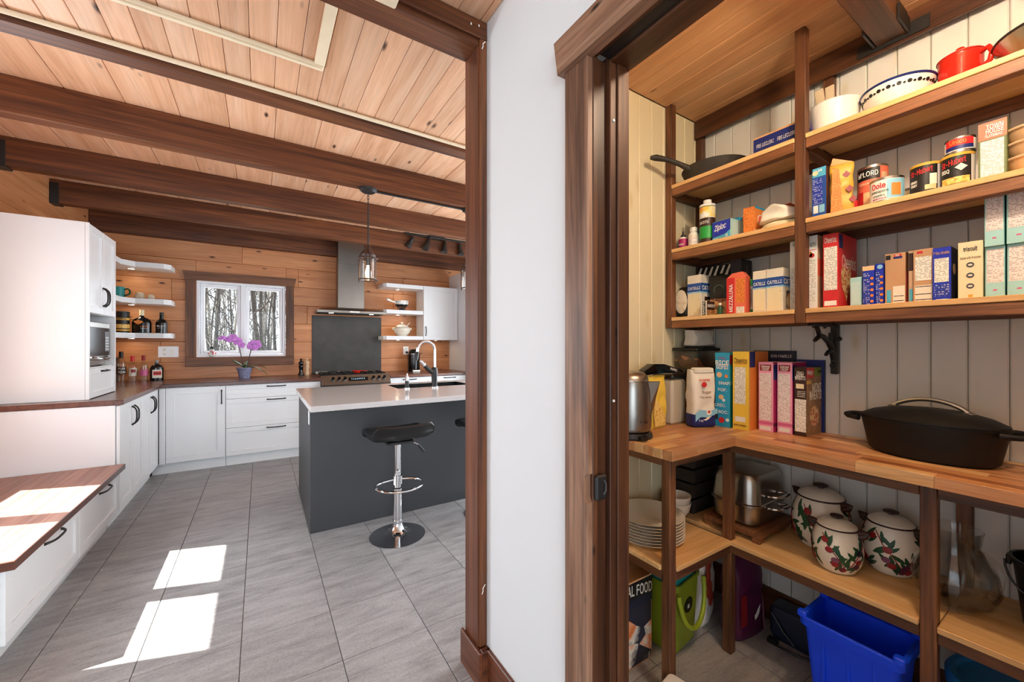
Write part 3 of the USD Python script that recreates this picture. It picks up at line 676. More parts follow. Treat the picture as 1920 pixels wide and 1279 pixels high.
t.p('chimney', cat([B(-.163, .187, .22, .385, .085, .70, .002), B(-.160, .184, .222, .385, .70, 1.045, .002)]), 'brushed', False)
cano = np.array([(-.445, 0, 0), (.438, 0, 0), (.438, .385, 0), (-.445, .385, 0), (-.445, 0, .03), (.438, 0, .03), (.438, .385, .03), (-.445, .385, .03), (-.38, .06, .058), (.373, .06, .058), (.373, .385, .058), (-.38, .385, .058), (-.165, .215, .086), (.189, .215, .086), (.189, .385, .086), (-.165, .385, .086)])
t.p('canopy', trimesh.convex.convex_hull(cano), 'brushed', False)
t.p('filter', B(-.42, .41, .02, .37, -.004, -.0005, .001), 'dark_steel', False)
for x in (-.27, .25): t.p('hood_lamp', lathe([(0, 0), (.03, 0), (.03, .004), (0, .004)], 16, c=(x, .06, -.009)), 'puck_lens', 30)
t.p('nameplate', B(-.045, .08, -.002, -.0005, .008, .026, 0), 'white', False)

# ---- right-hand shelves, cupboard, tall panel
def puck(loc, label):
    t = T('puck_light', label, 'light', loc)
    t.p('ring', lathe([(.028, -.010), (.038, -.008), (.038, 0), (.028, 0)], 20), 'chrome')
    t.p('lens', lathe([(0, -.009), (.028, -.009), (.028, -.003), (0, -.003)], 20), 'puck_lens', 30)
for z, w in ((2.262, 'highest'), (1.876, 'middle'), (1.49, 'lowest')):
    t = T('floating_shelf', f'thick white floating shelf right of the range hood, {w} of three', 'shelf')
    t.p('board', ext([(1.515, BW - .001), (1.515, 5.88), (1.553, 5.842), (2.108, 5.842), (2.108, BW - .001)], z - .056, z), 'white_cabinet', False)
    puck((1.76, 6.0, z - .0565), f'small round puck light under the {w} shelf right of the hood')
t = T('wall_cupboard', 'white one-door wall cupboard right of the shelves beside the range hood', 'cabinet')
t.p('carcass', B(2.114, 2.682, 5.862, BW - .002, 1.432, 2.265, .001), 'white_cabinet', False)
d = shaker(t, 'door', 'y', 2.114, 2.682, 1.432, 2.265, 5.842, .07); handle(t, d, 'y', (2.148, 1.57), 5.842, .14, True, .022)
puck((2.37, 6.0, 1.4315), 'small round puck light under the white wall cupboard')
t = T('tall_panel', 'tall white end panel beside the wall cupboard at the right end of the counter', 'panel')
t.p('panel', B(2.686, 2.712, 5.1, BW - .002, 0, 2.5, .002), 'white_cabinet', False)
# ---- corner shelves on the left
for z, w in ((2.275, 'highest'), (1.872, 'middle'), (1.49, 'lowest')):
    t = T('corner_shelf', f'thick white corner shelf left of the window, {w} of three', 'shelf')
    t.p('board', ext([(LX + .001, 4.842), (-1.25, 4.842), (-1.25, 5.78), (-1.16, 5.88), (-.92, 5.88), (-.866, 5.935), (-.866, BW - .001), (LX + .001, BW - .001)], z - .056, z), 'white_cabinet', False)
    puck((-1.22, 6.02, z - .0565), f'small round puck light under the {w} corner shelf left of the window')

def outlet(label, x, z, gang=1):
    t = T('wall_outlet', label, 'outlet', (x, BW - .001, z))
    w = .042 * gang + .01 * (gang > 1)
    t.p('plate', B(-w, w, -.006, 0, -.065, .065, .002), 'white_trim', False)
    for s in ((0,) if gang == 1 else (-.035,)):
        t.p('socket', cat([B(s - .018, s + .018, -.008, -.006, q - .022, q + .022, .001) for q in (-.028, .028)]), 'white', False, kind='stuff')
        t.p('slots', cat([B(s + d - .002, s + d + .002, -.0085, -.008, q - .006, q + .006, 0) for q in (-.028, .028) for d in (-.007, .007)]), 'darkgrey', False, kind='stuff')
    if gang > 1: t.p('rocker_switch', B(.016, .054, -.010, -.006, -.035, .035, .002), 'white', False)
outlet('white double wall plate with outlet and rocker switch left of the window', -.927, 1.275, 2)
outlet('white wall outlet behind the black coffee machine', 1.945, 1.267)

# ---- island
t = T('kitchen_island', 'charcoal kitchen island with pale grey stone top and sink', 'island')
t.p('back_panel', B(.302, 2.34, 3.167, 3.19, 0, .906, .002), 'charcoal', False)
t.p('side_panel', B(.302, .325, 3.1905, 4.17, 0, .906, .002), 'charcoal', False)
t.p('carcass', cat([B(.326, 1.0, 3.191, 4.15, .1, .905, 0), B(1.95, 2.34, 3.191, 4.15, .1, .905, 0), B(1.0, 1.95, 3.191, 4.15, .1, .60, 0)]), 'charcoal', False)
top = minus(B(.28, 2.40, 2.93, 4.235, .908, .948, .003), B(1.09, 1.86, 3.70, 4.11, .8, 1.0, 0))
t.p('countertop', top, 'quartz', False)
sk = t.p('sink', cat([B(1.091, 1.096, 3.701, 4.109, .70, .945, 0), B(1.854, 1.859, 3.701, 4.109, .70, .945, 0), B(1.097, 1.853, 3.701, 3.705, .70, .945, 0), B(1.097, 1.853, 4.104, 4.109, .70, .945, 0), B(1.07, 1.09, 3.71, 4.12, .70, .907, 0), B(1.86, 1.88, 3.71, 4.12, .70, .907, 0), B(1.09, 1.86, 3.71, 3.73, .70, .907, 0), B(1.09, 1.86, 4.10, 4.12, .70, .907, 0), B(1.07, 1.88, 3.71, 4.12, .68, .70, 0)]), 'black_plastic', False)
t.p('drain', lathe([(0, 0), (.05, 0), (.05, .004), (0, .004)], 20, c=(1.47, 3.93, .7)), 'chrome', up=sk)
t.p('outlet_cover', B(.299, .3015, 3.215, 3.285, .775, .875, .001), 'white_trim', False)
t = T('kitchen_faucet', 'tall chrome and black pull-down faucet arching over the island sink', 'faucet', (1.415, 3.61, .948))
t.p('base', lathe([(0, 0), (.034, 0), (.034, .012), (.028, .016), (0, .016)], 24), 'chrome')
t.p('body', lathe([(.026, .016), (.027, .11), (.030, .15), (.026, .185), (.018, .195), (0, .195)], 24), 'black_plastic')
spx = np.vstack([[(0, 0, .19), (0, 0, .30)], arc((-.085, 0, .36), .085, 0, math.radians(168), 14), [(-.172, 0, .34)]])
t.p('spout', tube(spx, .0135, 12), 'chrome')
t.p('spray_head', tube([(-.170, 0, .345), (-.180, 0, .30), (-.186, 0, .265)], [.016, .021, .02], 14), 'black_plastic')
lv = t.p('lever', tube([(0, 0, .13), (-.06, .0, .175), (-.10, 0, .215), (-.118, 0, .235)], [.022, .022, .019, .012], 12), 'black_plastic')
t.p('lever_tip', tube([(-.100, 0, .214), (-.135, 0, .255), (-.15, 0, .262)], [.020, .018, .008], 12), 'chrome', up=lv)
t = T('soap_dispenser', 'small black and chrome soap dispenser beside the island sink', 'soap dispenser', (1.155, 3.64, .948))
t.p('collar', lathe([(0, 0), (.026, 0), (.026, .012), (0, .012)], 20), 'chrome')
t.p('body', lathe([(.018, .012), (.018, .075), (0, .075)], 20), 'black_plastic')
t.p('pump', lathe([(.019, .0755), (.019, .115), (.006, .118), (.006, .145), (0, .145)], 20), 'chrome')

def stool(label, x, y, rz):
    t = T('bar_stool', label, 'bar stool', (x, y, 0), rz, 'black and chrome bar stools at the island')
    t.p('base', lathe([(0, 0), (.19, 0), (.192, .006), (.16, .013), (.10, .022), (.055, .04), (.036, .075), (.034, .085), (0, .085)], 44), 'chrome', 40)
    t.p('column', lathe([(.030, .08), (.030, .34), (0, .34)], 24), 'chrome', 40)
    t.p('collar', lathe([(.034, .085), (.036, .10), (.034, .115), (.030, .115)], 24), 'chrome', 40)
    t.p('piston', lathe([(.024, .345), (.024, .70), (0, .70)], 24), 'chrome', 40)
    rim = [(.16 * math.cos(a) - .02, -.10 + .13 * math.sin(a) * (1.25 if math.sin(a) < 0 else .8), .40) for a in np.linspace(0, 2 * math.pi, 36, endpoint=False)]
    t.p('footrest', cat([tube(rim, .008, 8, closed=True), tube([(-.02, -.02, .40), (0, 0, .40)], .012, 8), lathe([(.034, .37), (.034, .43), (.03, .43)], 20)]), 'chrome', 40)
    # padded seat: a waterfall front and a curled-up rear lip
    prof = [(.20, -.055), (.205, -.03), (.19, -.005), (.13, .012), (.05, .004), (-.05, -.006), (-.11, .0), (-.155, .03), (-.185, .062), (-.20, .07), (-.212, .058), (-.20, .02), (-.17, -.022), (-.12, -.045), (-.03, -.052), (.06, -.048), (.13, -.04), (.17, -.055), (.185, -.07)]
    n = 16; V, F = [], []
    for i in range(n + 1):
        u = -1 + 2 * i / n; e = (1 - max(0, abs(u) - .86) ** 2 * 18)
        for yy, zz in prof: V.append((u * .205, yy * (1 - .1 * abs(u) ** 4), .745 + (zz + .02) * e - .02 + .012 * u * u))
    m = len(prof)
    for i in range(n):
        for k in range(m):
            a, b, c, d = i * m + k, i * m + (k + 1) % m, (i + 1) * m + (k + 1) % m, (i + 1) * m + k
            F += [(a, b, c), (a, c, d)]
    sh = trimesh.Trimesh(V, F, process=False)
    cap = lambda o, rev: [(o + a, o + b, o + c)[::-1] if rev else (o + a, o + b, o + c) for a, b, c in trimesh.creation.triangulate_polygon(Polygon(prof), engine='earcut')[1]]
    F2 = F + cap(0, True) + cap(n * m, False)
    s = trimesh.Trimesh(V, F2, process=False); s.fix_normals()
    sp = t.p('seat', s, 'leather', 40)
    t.p('seat_plate', B(-.09, .09, -.09, .09, .668, .685, .002), 'black_metal', False)
    lv = t.p('lever', tube([(.05, -.03, .675), (.115, -.06, .655), (.135, -.068, .64)], .005, 8), 'chrome')
    t.p('lever_grip', tube([(.128, -.066, .645), (.165, -.082, .595)], .008, 8), 'black_plastic', up=lv)
stool('black padded bar stool on a chrome pedestal in front of the island, seen whole', .826, 2.815, 0)
stool('bar stool mostly hidden behind the opening post, only its seat edge showing', 1.55, 2.80, 0)

# ---- pendants and spotlights
def pendant(label, x, y, ztop, lit):
    t = T('pendant_lamp', label, 'pendant lamp', (x, y, 0), 0, 'caged glass pendant lamps over the island')
    z = ztop
    t.p('canopy', lathe([(0, z - .028), (.05, z - .028), (.068, z - .014), (.07, z - .001), (0, z - .001)], 28), 'black_metal')
    links = []
    for k in range(5):
        zc = z - .045 - .026 * k
        links.append(tube([(.007 * math.cos(a) * (k % 2), .007 * math.cos(a) * (1 - k % 2), zc + .017 * math.sin(a)) for a in np.linspace(0, 2 * math.pi, 14, endpoint=False)], .0022, 6, closed=True))
    t.p('chain', cat(links), 'black_metal', kind='stuff')
    zt = 2.06
    t.p('stem', cyl((0, 0, z - .16), (0, 0, zt + .10), .006, 10), 'black_metal')
    t.p('cap', lathe([(.055, zt + .012), (.058, zt + .03), (.03, zt + .06), (.02, zt + .10), (.008, zt + .115), (0, zt + .115)], 28), 'darkbrown')
    cg = [tube(arc((0, 0, q), .072, 0, 2 * math.pi, 28, v=(0, 1, 0))[:-1], .0055, 8, closed=True) for q in (zt, zt - .172)]
    for k in range(3):
        a = 2 * math.pi * k / 3 + .5; c, s_ = math.cos(a), math.sin(a)
        cg += [tube([(.074 * c, .074 * s_, zt - .19), (.074 * c, .074 * s_, zt + .015), (.055 * c, .055 * s_, zt + .05), (.02 * c, .02 * s_, zt + .085)], .0055, 8)]
    t.p('cage', cat(cg), 'darkbrown')
    t.p('glass', lathe([(.064, zt - .172), (.066, zt - .17), (.066, zt - .005), (.064, zt - .005), (.0635, zt - .172)], 32), 'clear_glass')
    t.p('socket', lathe([(0, zt - .055), (.017, zt - .055), (.019, zt), (.012, zt + .012), (0, zt + .012)], 16), 'black_metal')
    t.p('bulb', lathe([(0, zt - .155), (.014, zt - .15), (.024, zt - .13), (.024, zt - .11), (.014, zt - .075), (.012, zt - .056), (0, zt - .056)], 20), 'bulb')
pendant('caged clear-glass pendant lamp hanging over the island, seen whole', .741, 3.345, 2.63, True)
pendant('caged pendant lamp half hidden by the opening post', 1.655, 3.345, 2.63, True)
t = T('light_cable_bar', 'thin black bar under the beam from the pendant canopy to the right', 'conduit')
t.p('bar', cyl((.81, 3.352, 2.621), (1.9, 3.352, 2.621), .008, 10), 'black_metal')
t = T('spotlight_bar', 'black four-head spotlight bar fixed to the ceiling between the beams', 'spotlight')
p0, p1 = at(762, 438, z=2.822), at(872, 452, z=2.822)
p1 = np.array([p1[0], p0[1], 2.822])
t.p('rail', B(p0[0] - .02, p1[0] + .1, p0[1] - .015, p0[1] + .015, 2.812, 2.837, .003), 'black_metal', False)
t.p('base_box', B(p0[0] + .3, p0[0] + .52, p0[1] - .05, p0[1] + .05, 2.80, 2.8375, .004), 'black_metal', False)
for k, (qx, dx, dy) in enumerate(((773, -.55, .2), (803, -.45, -.1), (834, -.15, -.15), (862, .1, -.2))):
    x = at(qx, 440, y=p0[1])[0]
    d = np.array([dx, dy, -1.0]); d /= np.linalg.norm(d)
    j = np.array([x, p0[1], 2.76]); e = j + d * .125
    t.p('head', cat([cyl((x, p0[1], 2.815), j, .009, 8), tube([j - d * .03, j, j + d * .05, j + d * .055, e], [.018, .026, .028, .032, .047], 20)]), 'black_metal', 30)
# ================================================================== pantry: shelving and worktop
UX = 1.829                       # front plane of the upper shelves
S1, S2, S3 = 1.504, 1.862, 2.20
u = T('pantry_wall_shelves', 'tall stained wall shelving with three long pine shelves filling the pantry back wall', 'shelving')
for y0 in (1.305, .699, -.25):
    u.p('front_post', B(UX, UX + .038, y0, y0 + .037, 1.447, 2.632, .002), 'post_z', False)
    bp_ = u.p('rear_post', B(2.102, 2.139, y0, y0 + .037, 1.447, 2.632, .002), 'post_z', False)
    for z in (2.60,): u.p('screw', cyl((2.1015, y0 + .019, z), (2.099, y0 + .019, z), .005, 8), 'ltgrey', up=bp_)
for z in (S1, S2, S3):
    for a, b in ((.737, 1.304), (-.212, .698), (-.95, -.251)):
        u.p('shelf_board', B(UX - .004, 2.137, a, b, z - .019, z, .002), 'shelf_pine_y', False)
        u.p('front_rail', B(UX, UX + .037, a + .0005, b - .0005, z - .057, z - .0195, .002), 'shelf_rail_y', False)
        u.p('rear_rail', B(2.102, 2.138, a + .0005, b - .0005, z - .057, z - .0195, .002), 'post_y', False)
    u.p('side_rail', B(UX + .038, 2.101, 1.306, 1.342, z - .057, z - .0195, .002), 'post_x', False)
    u.p('side_rail', B(UX + .038, 2.101, .70, .735, z - .057, z - .0195, .002), 'post_x', False)
cb = T('ceiling_beam', 'dark stained ledger beam along the pantry back wall under the ceiling', 'beam')
cb.p('timber', B(2.085, 2.1005, -1.05, 1.342, 2.527, 2.631, .003), 'dark_jamb_y', False)
cb = T('ceiling_beam', 'short dark stained beam crossing the pantry ceiling toward the doorway', 'beam')
cb.p('timber', B(.93, 2.084, .46, .55, 2.55, 2.632, .003), 'dark_jamb_x', False)
cb.p('bracket', cat([B(2.078, 2.0845, .40, .61, 2.535, 2.585, .001), B(1.95, 2.078, .452, .459, 2.545, 2.60, .001), B(1.95, 2.078, .551, .558, 2.545, 2.60, .001)]), 'black_metal', False, label='black steel beam bracket')

# worktop: butcher block staves on posts
CZ = .966
w = T('pantry_worktop', 'L-shaped butcher-block worktop on stained posts with a low pine shelf, along two pantry walls', 'worktop')
def staves(x0, x1, y0, y1, axis, wid):
    a, b = (y0, y1) if axis == 'x' else (x0, x1)
    n = round((b - a) / wid); wd = (b - a) / n
    for i in range(n):
        p, pe = (x0, x1) if axis == 'x' else (y0, y1)
        q = p; first = True
        while q < pe - .01:
            L = rng.uniform(.16, .5) * (.6 if first else 1); first = False
            e = pe if q + L > pe - .08 else q + L
            m = f'stave_{rng.choice([0, 0, 0, 1, 2, 3, 3])}_{axis}'
            c = (q + .0002, e - .0002, a + i * wd + .0002, a + (i + 1) * wd - .0002)
            if axis == 'y': c = (c[2], c[3], c[0], c[1])
            w.p('stave', B(*c, CZ - .037, CZ, .0008), m, False); q = e
staves(1.276, 2.138, .9075, 1.343, 'x', .0435)
staves(1.7, 2.138, -.95, .907, 'y', .0435)
PZ = CZ - .0375
for x, y0 in ((1.313, .944), (1.737, .944), (1.737, .319), (1.737, -.35)):
    w.p('post', B(x, x + .038, y0, y0 + .038, 0, PZ, .002), 'post_z', False)
for x, y0 in ((2.102, .30), (2.102, -.35), (1.313, 1.305)):
    w.p('rear_post', B(x, x + .036, y0, y0 + .04, 0, PZ, .002), 'post_z', False)
for a, b in ((.358, .943), (-.311, .318), (-.95, -.351)):
    w.p('apron', B(1.7375, 1.774, a, b, PZ - .038, PZ - .0005, .002), 'post_y', False)
    w.p('shelf_rail', B(1.7375, 1.774, a, b, .447, .4845, .002), 'post_y', False)
    w.p('low_shelf', B(1.728, 2.136, a + .0005, b - .0005, .485, .504, .002), 'shelf_pine_y', False)
    w.p('rear_rail', B(2.103, 2.138, max(a, -.309) , b, .447, .4845, .002), 'post_y', False)
w.p('low_shelf', B(1.776, 2.136, .319, .357, .485, .504, .001), 'shelf_pine_y', False)
w.p('apron', B(1.352, 1.736, .9445, .981, PZ - .038, PZ - .0005, .002), 'post_x', False)
w.p('apron', B(1.314, 1.350, .983, 1.304, PZ - .038, PZ - .0005, .002), 'post_y', False)
w.p('shelf_rail', B(1.352, 1.736, .9445, .981, .447, .4845, .002), 'post_x', False)
w.p('shelf_rail', B(1.314, 1.350, .983, 1.304, .447, .4845, .002), 'post_y', False)
w.p('low_shelf', B(1.352, 1.7355, .938, 1.342, .485, .504, .002), 'shelf_pine_x', False)
w.p('low_shelf', B(1.305, 1.3515, .9825, 1.304, .485, .504, .002), 'shelf_pine_x', False)
w.p('low_shelf', B(1.776, 2.136, .9435, 1.342, .485, .504, .002), 'shelf_pine_x', False)
# branch-shaped shelf bracket
t = T('branch_bracket', 'black cast-iron bracket shaped like a tree branch under the wall shelves', 'bracket', (2.139, .70, 1.447))
t.p('wall_bar', cat([B(-.028, -.001, -.0125, .0125, -.215, 0, .004), cyl((-.014, 0, -.215), (-.014, 0, -.205), .0125, 14)]), 'black_metal', False)
t.p('top_bar', B(-.26, -.029, -.0125, .0125, -.010, -.0005, .003), 'black_metal', False)
br = t.p('branch', cat([tube([(-.02, .002, -.15), (-.035, .004, -.105), (-.065, .006, -.075), (-.12, .006, -.052), (-.165, .004, -.045), (-.19, 0, -.025), (-.205, 0, -.008)], [.012, .012, .011, .010, .009, .009, .009], 10)]), 'black_metal')
for pts in ([(-.150, .004, -.047), (-.185, .006, -.062), (-.20, .007, -.07)], [(-.045, .004, -.09), (-.05, .003, -.055), (-.052, .003, -.035)], [(-.03, .003, -.115), (-.07, .005, -.118), (-.095, .005, -.13)], [(-.02, .003, -.17), (-.035, .003, -.175), (-.038, .003, -.185)]):
    t.p('twig', tube(pts, [.010, .009, .007], 10), 'black_metal', up=br)
t.p('knot', ball((-.02, -.018, -.062), .009), 'black_metal')
for x in (-.23, -.12): t.p('bolt', cyl((x, 0, -.010), (x, 0, -.018), .006, 8), 'black_metal')
t = T('pantry_ceiling_lamp', 'round glass ceiling lamp lighting the pantry', 'ceiling lamp', (1.22, .12, PC - .001))
t.p('base', lathe([(0, -.03), (.05, -.03), (.055, 0), (0, 0)], 24), 'white_trim')
t.p('stem', cyl((0, 0, -.15), (0, 0, -.0305), .008, 10), 'white_trim')

# ---------------------------------------------------------------- packets: helper for cartons standing with a narrow face to the front
def carton(name, label, cat_, x, y0, y1, z, h, d, body, side=None, spine=None, rz=0., group=None, b=.0012):
    """a box with its front face at x, from y0 (right) to y1 (left), depth d; returns the thing; local frame: x from the front face, y from the middle, z from the bottom"""
    t = T(name, label, cat_, (x, (y0 + y1) / 2, z), rz, group)
    hw = (y1 - y0) / 2
    t.p('box', B(0, d, -hw, hw, 0, h, b), body, False)
    if spine: t.p('front_face', B(-.0003, 0, -hw + .0008, hw - .0008, .0008, h - .0008, 0), spine, False)
    if side: t.p('side_face', B(.0008, d - .0008, -hw - .0003, -hw, .0008, h - .0008, 0), side, False)
    t.hw, t.h, t.d = hw, h, d
    return t
def front(t, name, y0, y1, z0, z1, mat, k=1, label=None, up=None):
    """flat print on the narrow front face; y from left (0) to right (1), z from bottom (0) to top (1)"""
    a, b = t.hw - y1 * 2 * t.hw, t.hw - y0 * 2 * t.hw
    return t.p(name, B(-.0003 - .0004 * k, -.0003, a, b, z0 * t.h, z1 * t.h, 0), mat, False, label=label, up=up)
def fside(t, name, x0, x1, z0, z1, mat, k=1, label=None):
    return t.p(name, B(x0 * t.d, x1 * t.d, -t.hw - .0003 - .0004 * k, -t.hw - .0003, z0 * t.h, z1 * t.h, 0), mat, False, label=label)
def ftext(t, s, y, z, hh, mat, width=None, k=2, **kw):
    return t.p('lettering', text(s, hh, '-x', (-.0003 - .0004 * k, t.hw - y * 2 * t.hw, z * t.h), None if width is None else width * 2 * t.hw, **kw), mat, False)
def stext(t, s, x, z, hh, mat, width=None, k=2, **kw):
    return t.p('lettering', text(s, hh, '-y', (x * t.d, -t.hw - .0003 - .0004 * k, z * t.h), None if width is None else width * t.d, **kw), mat, False)
def disc(t, name, face, a, z, r, mat, k=1, sy=1.):
    """a printed round patch"""
    m = lathe([(0, 0), (r, 0), (r, .0004), (0, .0004)], 20, sy=sy)
    X, Y, Z = (np.array(q, float) for q in FACES[face])
    v = m.vertices; v = v[:, :1] * X + v[:, 1:2] * Y + v[:, 2:3] * Z
    pos = (-.0003 - .0004 * k, t.hw - a * 2 * t.hw, z * t.h) if face == '-x' else (a * t.d, -t.hw - .0003 - .0004 * k, z * t.h)
    return t.p(name, trimesh.Trimesh(v + np.array(pos), m.faces, process=False), mat, False)

# ---------------------------------------------------------------- worktop items
t = T('electric_kettle', 'brushed steel electric kettle on a round black base at the end of the worktop', 'kettle', (1.345, 1.165, CZ), -10)
t.p('power_base', lathe([(0, 0), (.093, 0), (.095, .008), (.088, .026), (.07, .03), (0, .03)], 36), 'black_plastic')
t.p('base_tab', B(-.03, .0, -.115, -.08, .004, .02, .003), 'black_plastic', False)
t.p('body', lathe([(0, .031), (.082, .031), (.088, .045), (.089, .11), (.085, .2), (.078, .235), (.077, .239), (0, .239)], 44), 'brushed', 40)
t.p('lid', lathe([(.077, .240), (.074, .255), (.062, .273), (.03, .283), (0, .286)], 36), 'steel', 40)
sp_ = np.array([(.06, -.03, .235), (.06, .03, .235), (.122, -.012, .238), (.122, .012, .238), (.076, -.03, .13), (.076, .03, .13), (.088, 0, .09), (.105, 0, .19)])
t.p('spout', xf(trimesh.convex.convex_hull(sp_), (0, 0, 0), ax=(0, 0, 1), ang=-.65), 'brushed', 20)
t.p('handle', tube([(-.06, .0, .27), (-.10, .02, .275), (-.13, .03, .22), (-.125, .03, .12), (-.08, .02, .07)], .014, 10), 'black_plastic')
t.p('lettering', text('T-fal', .012, '-y', (0, -.0895, .075), bend=.089, bold=False), 'black_ink', False, label='dark printed lettering')

def pouch(w, d, h, top=.9, n=14, m=10, puff=1., seed=1, taper=.12):
    """a filled bag: rounded rectangle sections that flatten to a seam at the top"""
    V, F = [], []
    K = 28
    for i in range(n + 1):
        q = i / n; s = min(1, q * 6 + .75)
        dd = d * (1 - max(0, (q - .55) / .45) ** 1.6 * top) * s; ww = w * (1 - taper * math.sin(q * 3.1) ** 2 + .02 * q) * min(1, .92 + q)
        for k in range(K):
            a = 2 * math.pi * k / K; c, s_ = math.cos(a), math.sin(a)
            e = .5
            V.append((ww / 2 * np.sign(c) * abs(c) ** e, dd / 2 * np.sign(s_) * abs(s_) ** e, q * h))
    for i in range(n):
        for k in range(K):
            a, b, c, d_ = i * K + k, i * K + (k + 1) % K, (i + 1) * K + (k + 1) % K, (i + 1) * K + k
            F += [(a, b, c), (a, c, d_)]
    V = np.array(V)
    V = V + (np.stack([meshkit.noise(V * 28 + 9 * j, seed + j) for j in range(3)], 1) - .5) * [.008 * puff, .014 * puff, .006 * puff] * (V[:, 2:3] > .004)
    o = len(V); V = np.vstack([V, [0, 0, 0], [0, 0, h]])
    for k in range(K):
        F += [(o, (k + 1) % K, k), (o + 1, n * K + k, n * K + (k + 1) % K)]
    return trimesh.Trimesh(V, F, process=False)
def ymesh(m): # turn a bag's broad face toward -x
    return xf(m, ax=(0, 0, 1), ang=math.pi / 2)

t = T('snack_bag', 'yellow open snack bag with a black folded top beside the kettle', 'snack bag', (1.60, 1.235, CZ), 4)
t.p('bag', pouch(.125, .07, .245, .6, seed=4, puff=1.6), 'yellow', 40)
t.p('picture', xf(ext([(-.055, 0), (.03, 0), (.02, .05), (-.02, .1), (-.05, .13), (-.066, .06)], 0, .002), (0, -.0395, .012), rot=FACES['-y']), 'snack', False)
hu = lambda *p: trimesh.convex.convex_hull(np.array(p))
t.p('black_top', cat([hu((-.125, -.02, .262), (-.125, .02, .262), (-.12, -.025, .252), (-.02, -.035, .258), (-.03, -.02, .302), (-.03, .02, .302), (-.11, 0, .275)), hu((-.03, -.02, .302), (-.03, .02, .302), (-.02, -.035, .258), (.03, -.034, .258), (.05, -.02, .300), (.05, .02, .300)), hu((.05, -.02, .300), (.05, .02, .300), (.03, -.034, .258), (.20, -.03, .252), (.215, .02, .253), (.21, -.02, .266), (.21, .02, .266))]), 'black_gloss', 20)
t.p('lettering', text('POPPEZ', .011, '-y', (.11, -.0335, .272), slope=-.2), 'white_ink', False)
t = T('flour_container', 'translucent storage canister of white flour with a black lid beside the yellow snack bag', 'canister', (1.752, 1.262, CZ), 3)
t.p('canister', B(-.06, .06, -.055, .055, 0, .222, .012), 'milky_plastic', 30)
t.p('lid', B(-.063, .063, -.058, .058, .223, .248, .008), 'black_plastic', 30)
t = T('sugar_bag', 'white and blue paper sugar bag with a folded top on the worktop', 'sugar bag', (1.800, 1.125, CZ), -24)
t.p('bag', pouch(.125, .085, .272, .45, seed=8, puff=1.0, taper=.04), 'bag_white', 40)
t.p('folded_top', xf(B(-.05, .05, -.018, .022, .258, .284, .006), (0, 0, 0), ax=(1, 0, 0), ang=.06), 'bag_white', False)
t.p('blue_foot', pouch(.1275, .0875, .062, 0, n=6, seed=8, puff=.6, taper=0), 'deepblue', 40)
def onface(m, p): return xf(m, p, rot=FACES['-y'])
fy = -.0475
t.p('wave', onface(ext([(-.056, .0), (-.03, .022), (.0, .02), (.056, .034), (.056, .062), (.02, .05), (-.03, .056), (-.056, .04)], 0, .0006), (0, fy + .001, .03)), 'ltblue', False)
t.p('emblem', onface(lathe([(0, 0), (.013, 0), (.013, .0006), (0, .0006)], 20), (-.012, fy, .205)), 'red', False)
t.p('maple_roundel', onface(cat([lathe([(0, 0), (.014, 0), (.014, .0005), (0, .0005)], 20), ]), (.012, fy - .001, .075)), 'white', False)
LEAF = [(0, -1), (.08, -.45), (.5, -.55), (.4, -.3), (.95, .15), (.75, .25), (.8, .55), (.5, .48), (.42, .65), (.2, .35), (.28, .85), (.12, .75), (0, 1.05), (-.12, .75), (-.28, .85), (-.2, .35), (-.42, .65), (-.5, .48), (-.8, .55), (-.75, .25), (-.95, .15), (-.4, -.3), (-.5, -.55), (-.08, -.45)]
t.p('maple_leaf', onface(ext([(a * .009, b * .009) for a, b in LEAF], .0006, .001), (.012, fy - .001, .075)), 'red', False)
t.p('lettering', text('ROGERS', .010, '-y', (-.010, fy - .0005, .226), slope=.02), 'red_ink', False)
t.p('lettering', text('Sugar', .013, '-y', (-.0, fy - .001, .168), bold=False), 'brown_ink', False)
t.p('lettering', text('Fine white', .009, '-y', (-.005, fy - .001, .146), bold=False), 'brown_ink', False)
t.p('lettering', text('2 kg', .008, '-y', (-.03, fy - .0025, .035)), 'white_ink', False)
t.p('barcode', cat([B(.043 + .0016 * i, .0437 + .0016 * i, fy - .0035, fy - .0025, .042, .066, 0) for i in range(9)]), 'black', False, kind='stuff')

# cereal cartons on the worktop
t = carton('cereal_box', 'blue puffed-rice cereal box standing left of the yellow cereal box', 'cereal box', 1.872, 1.024, 1.092, CZ, .356, .19, 'sky', 'teal', rz=4)
ftext(t, 'RICE', .5, .865, .020, 'white_ink'); ftext(t, 'KRISPIES', .5, .81, .022, 'white_ink', .82)
for s, y, z in (('SNAP.', .66, .59), ('POP.', .52, .50), ('CRIC.', .36, .29), ('CROC.', .48, .20)): ftext(t, s, y, z, .014, 'white_ink')
ftext(t, "Kellogg's", .5, .925, .011, 'magenta_ink', .5, bold=False)
for y, z, r, mt in ((.3, .70, .013, 'peach'), (.42, .40, .012, 'peach'), (.45, .09, .014, 'red'), (.78, .685, .008, 'orange'), (.85, .10, .008, 'white'), (.6, .36, .007, 'white')): disc(t, 'picture_spot', '-x', y, z, r, mt)
fside(t, 'corner_panel', 0, .55, .84, .97, 'darkred'); stext(t, 'FAMILY SIZE', .14, .6, .013, 'ltblue_ink', None, 2, bold=False)
t = carton('cereal_box', 'yellow oat-ring cereal box with a blue corner flash on the worktop', 'cereal box', 1.880, .940, 1.012, CZ, .362, .20, 'yellow', 'orange', 'yellow', rz=3)
fside(t, 'flash', .02, .30, .80, 1., 'deepblue'); fside(t, 'side_field', .0, .04, .0, .998, 'gold')
ftext(t, 'Cheerios', .5, .885, .024, 'black_ink', .82, bold=False); ftext(t, 'Honey Nut', .5, .845, .008, 'orange_ink', .7, bold=False)
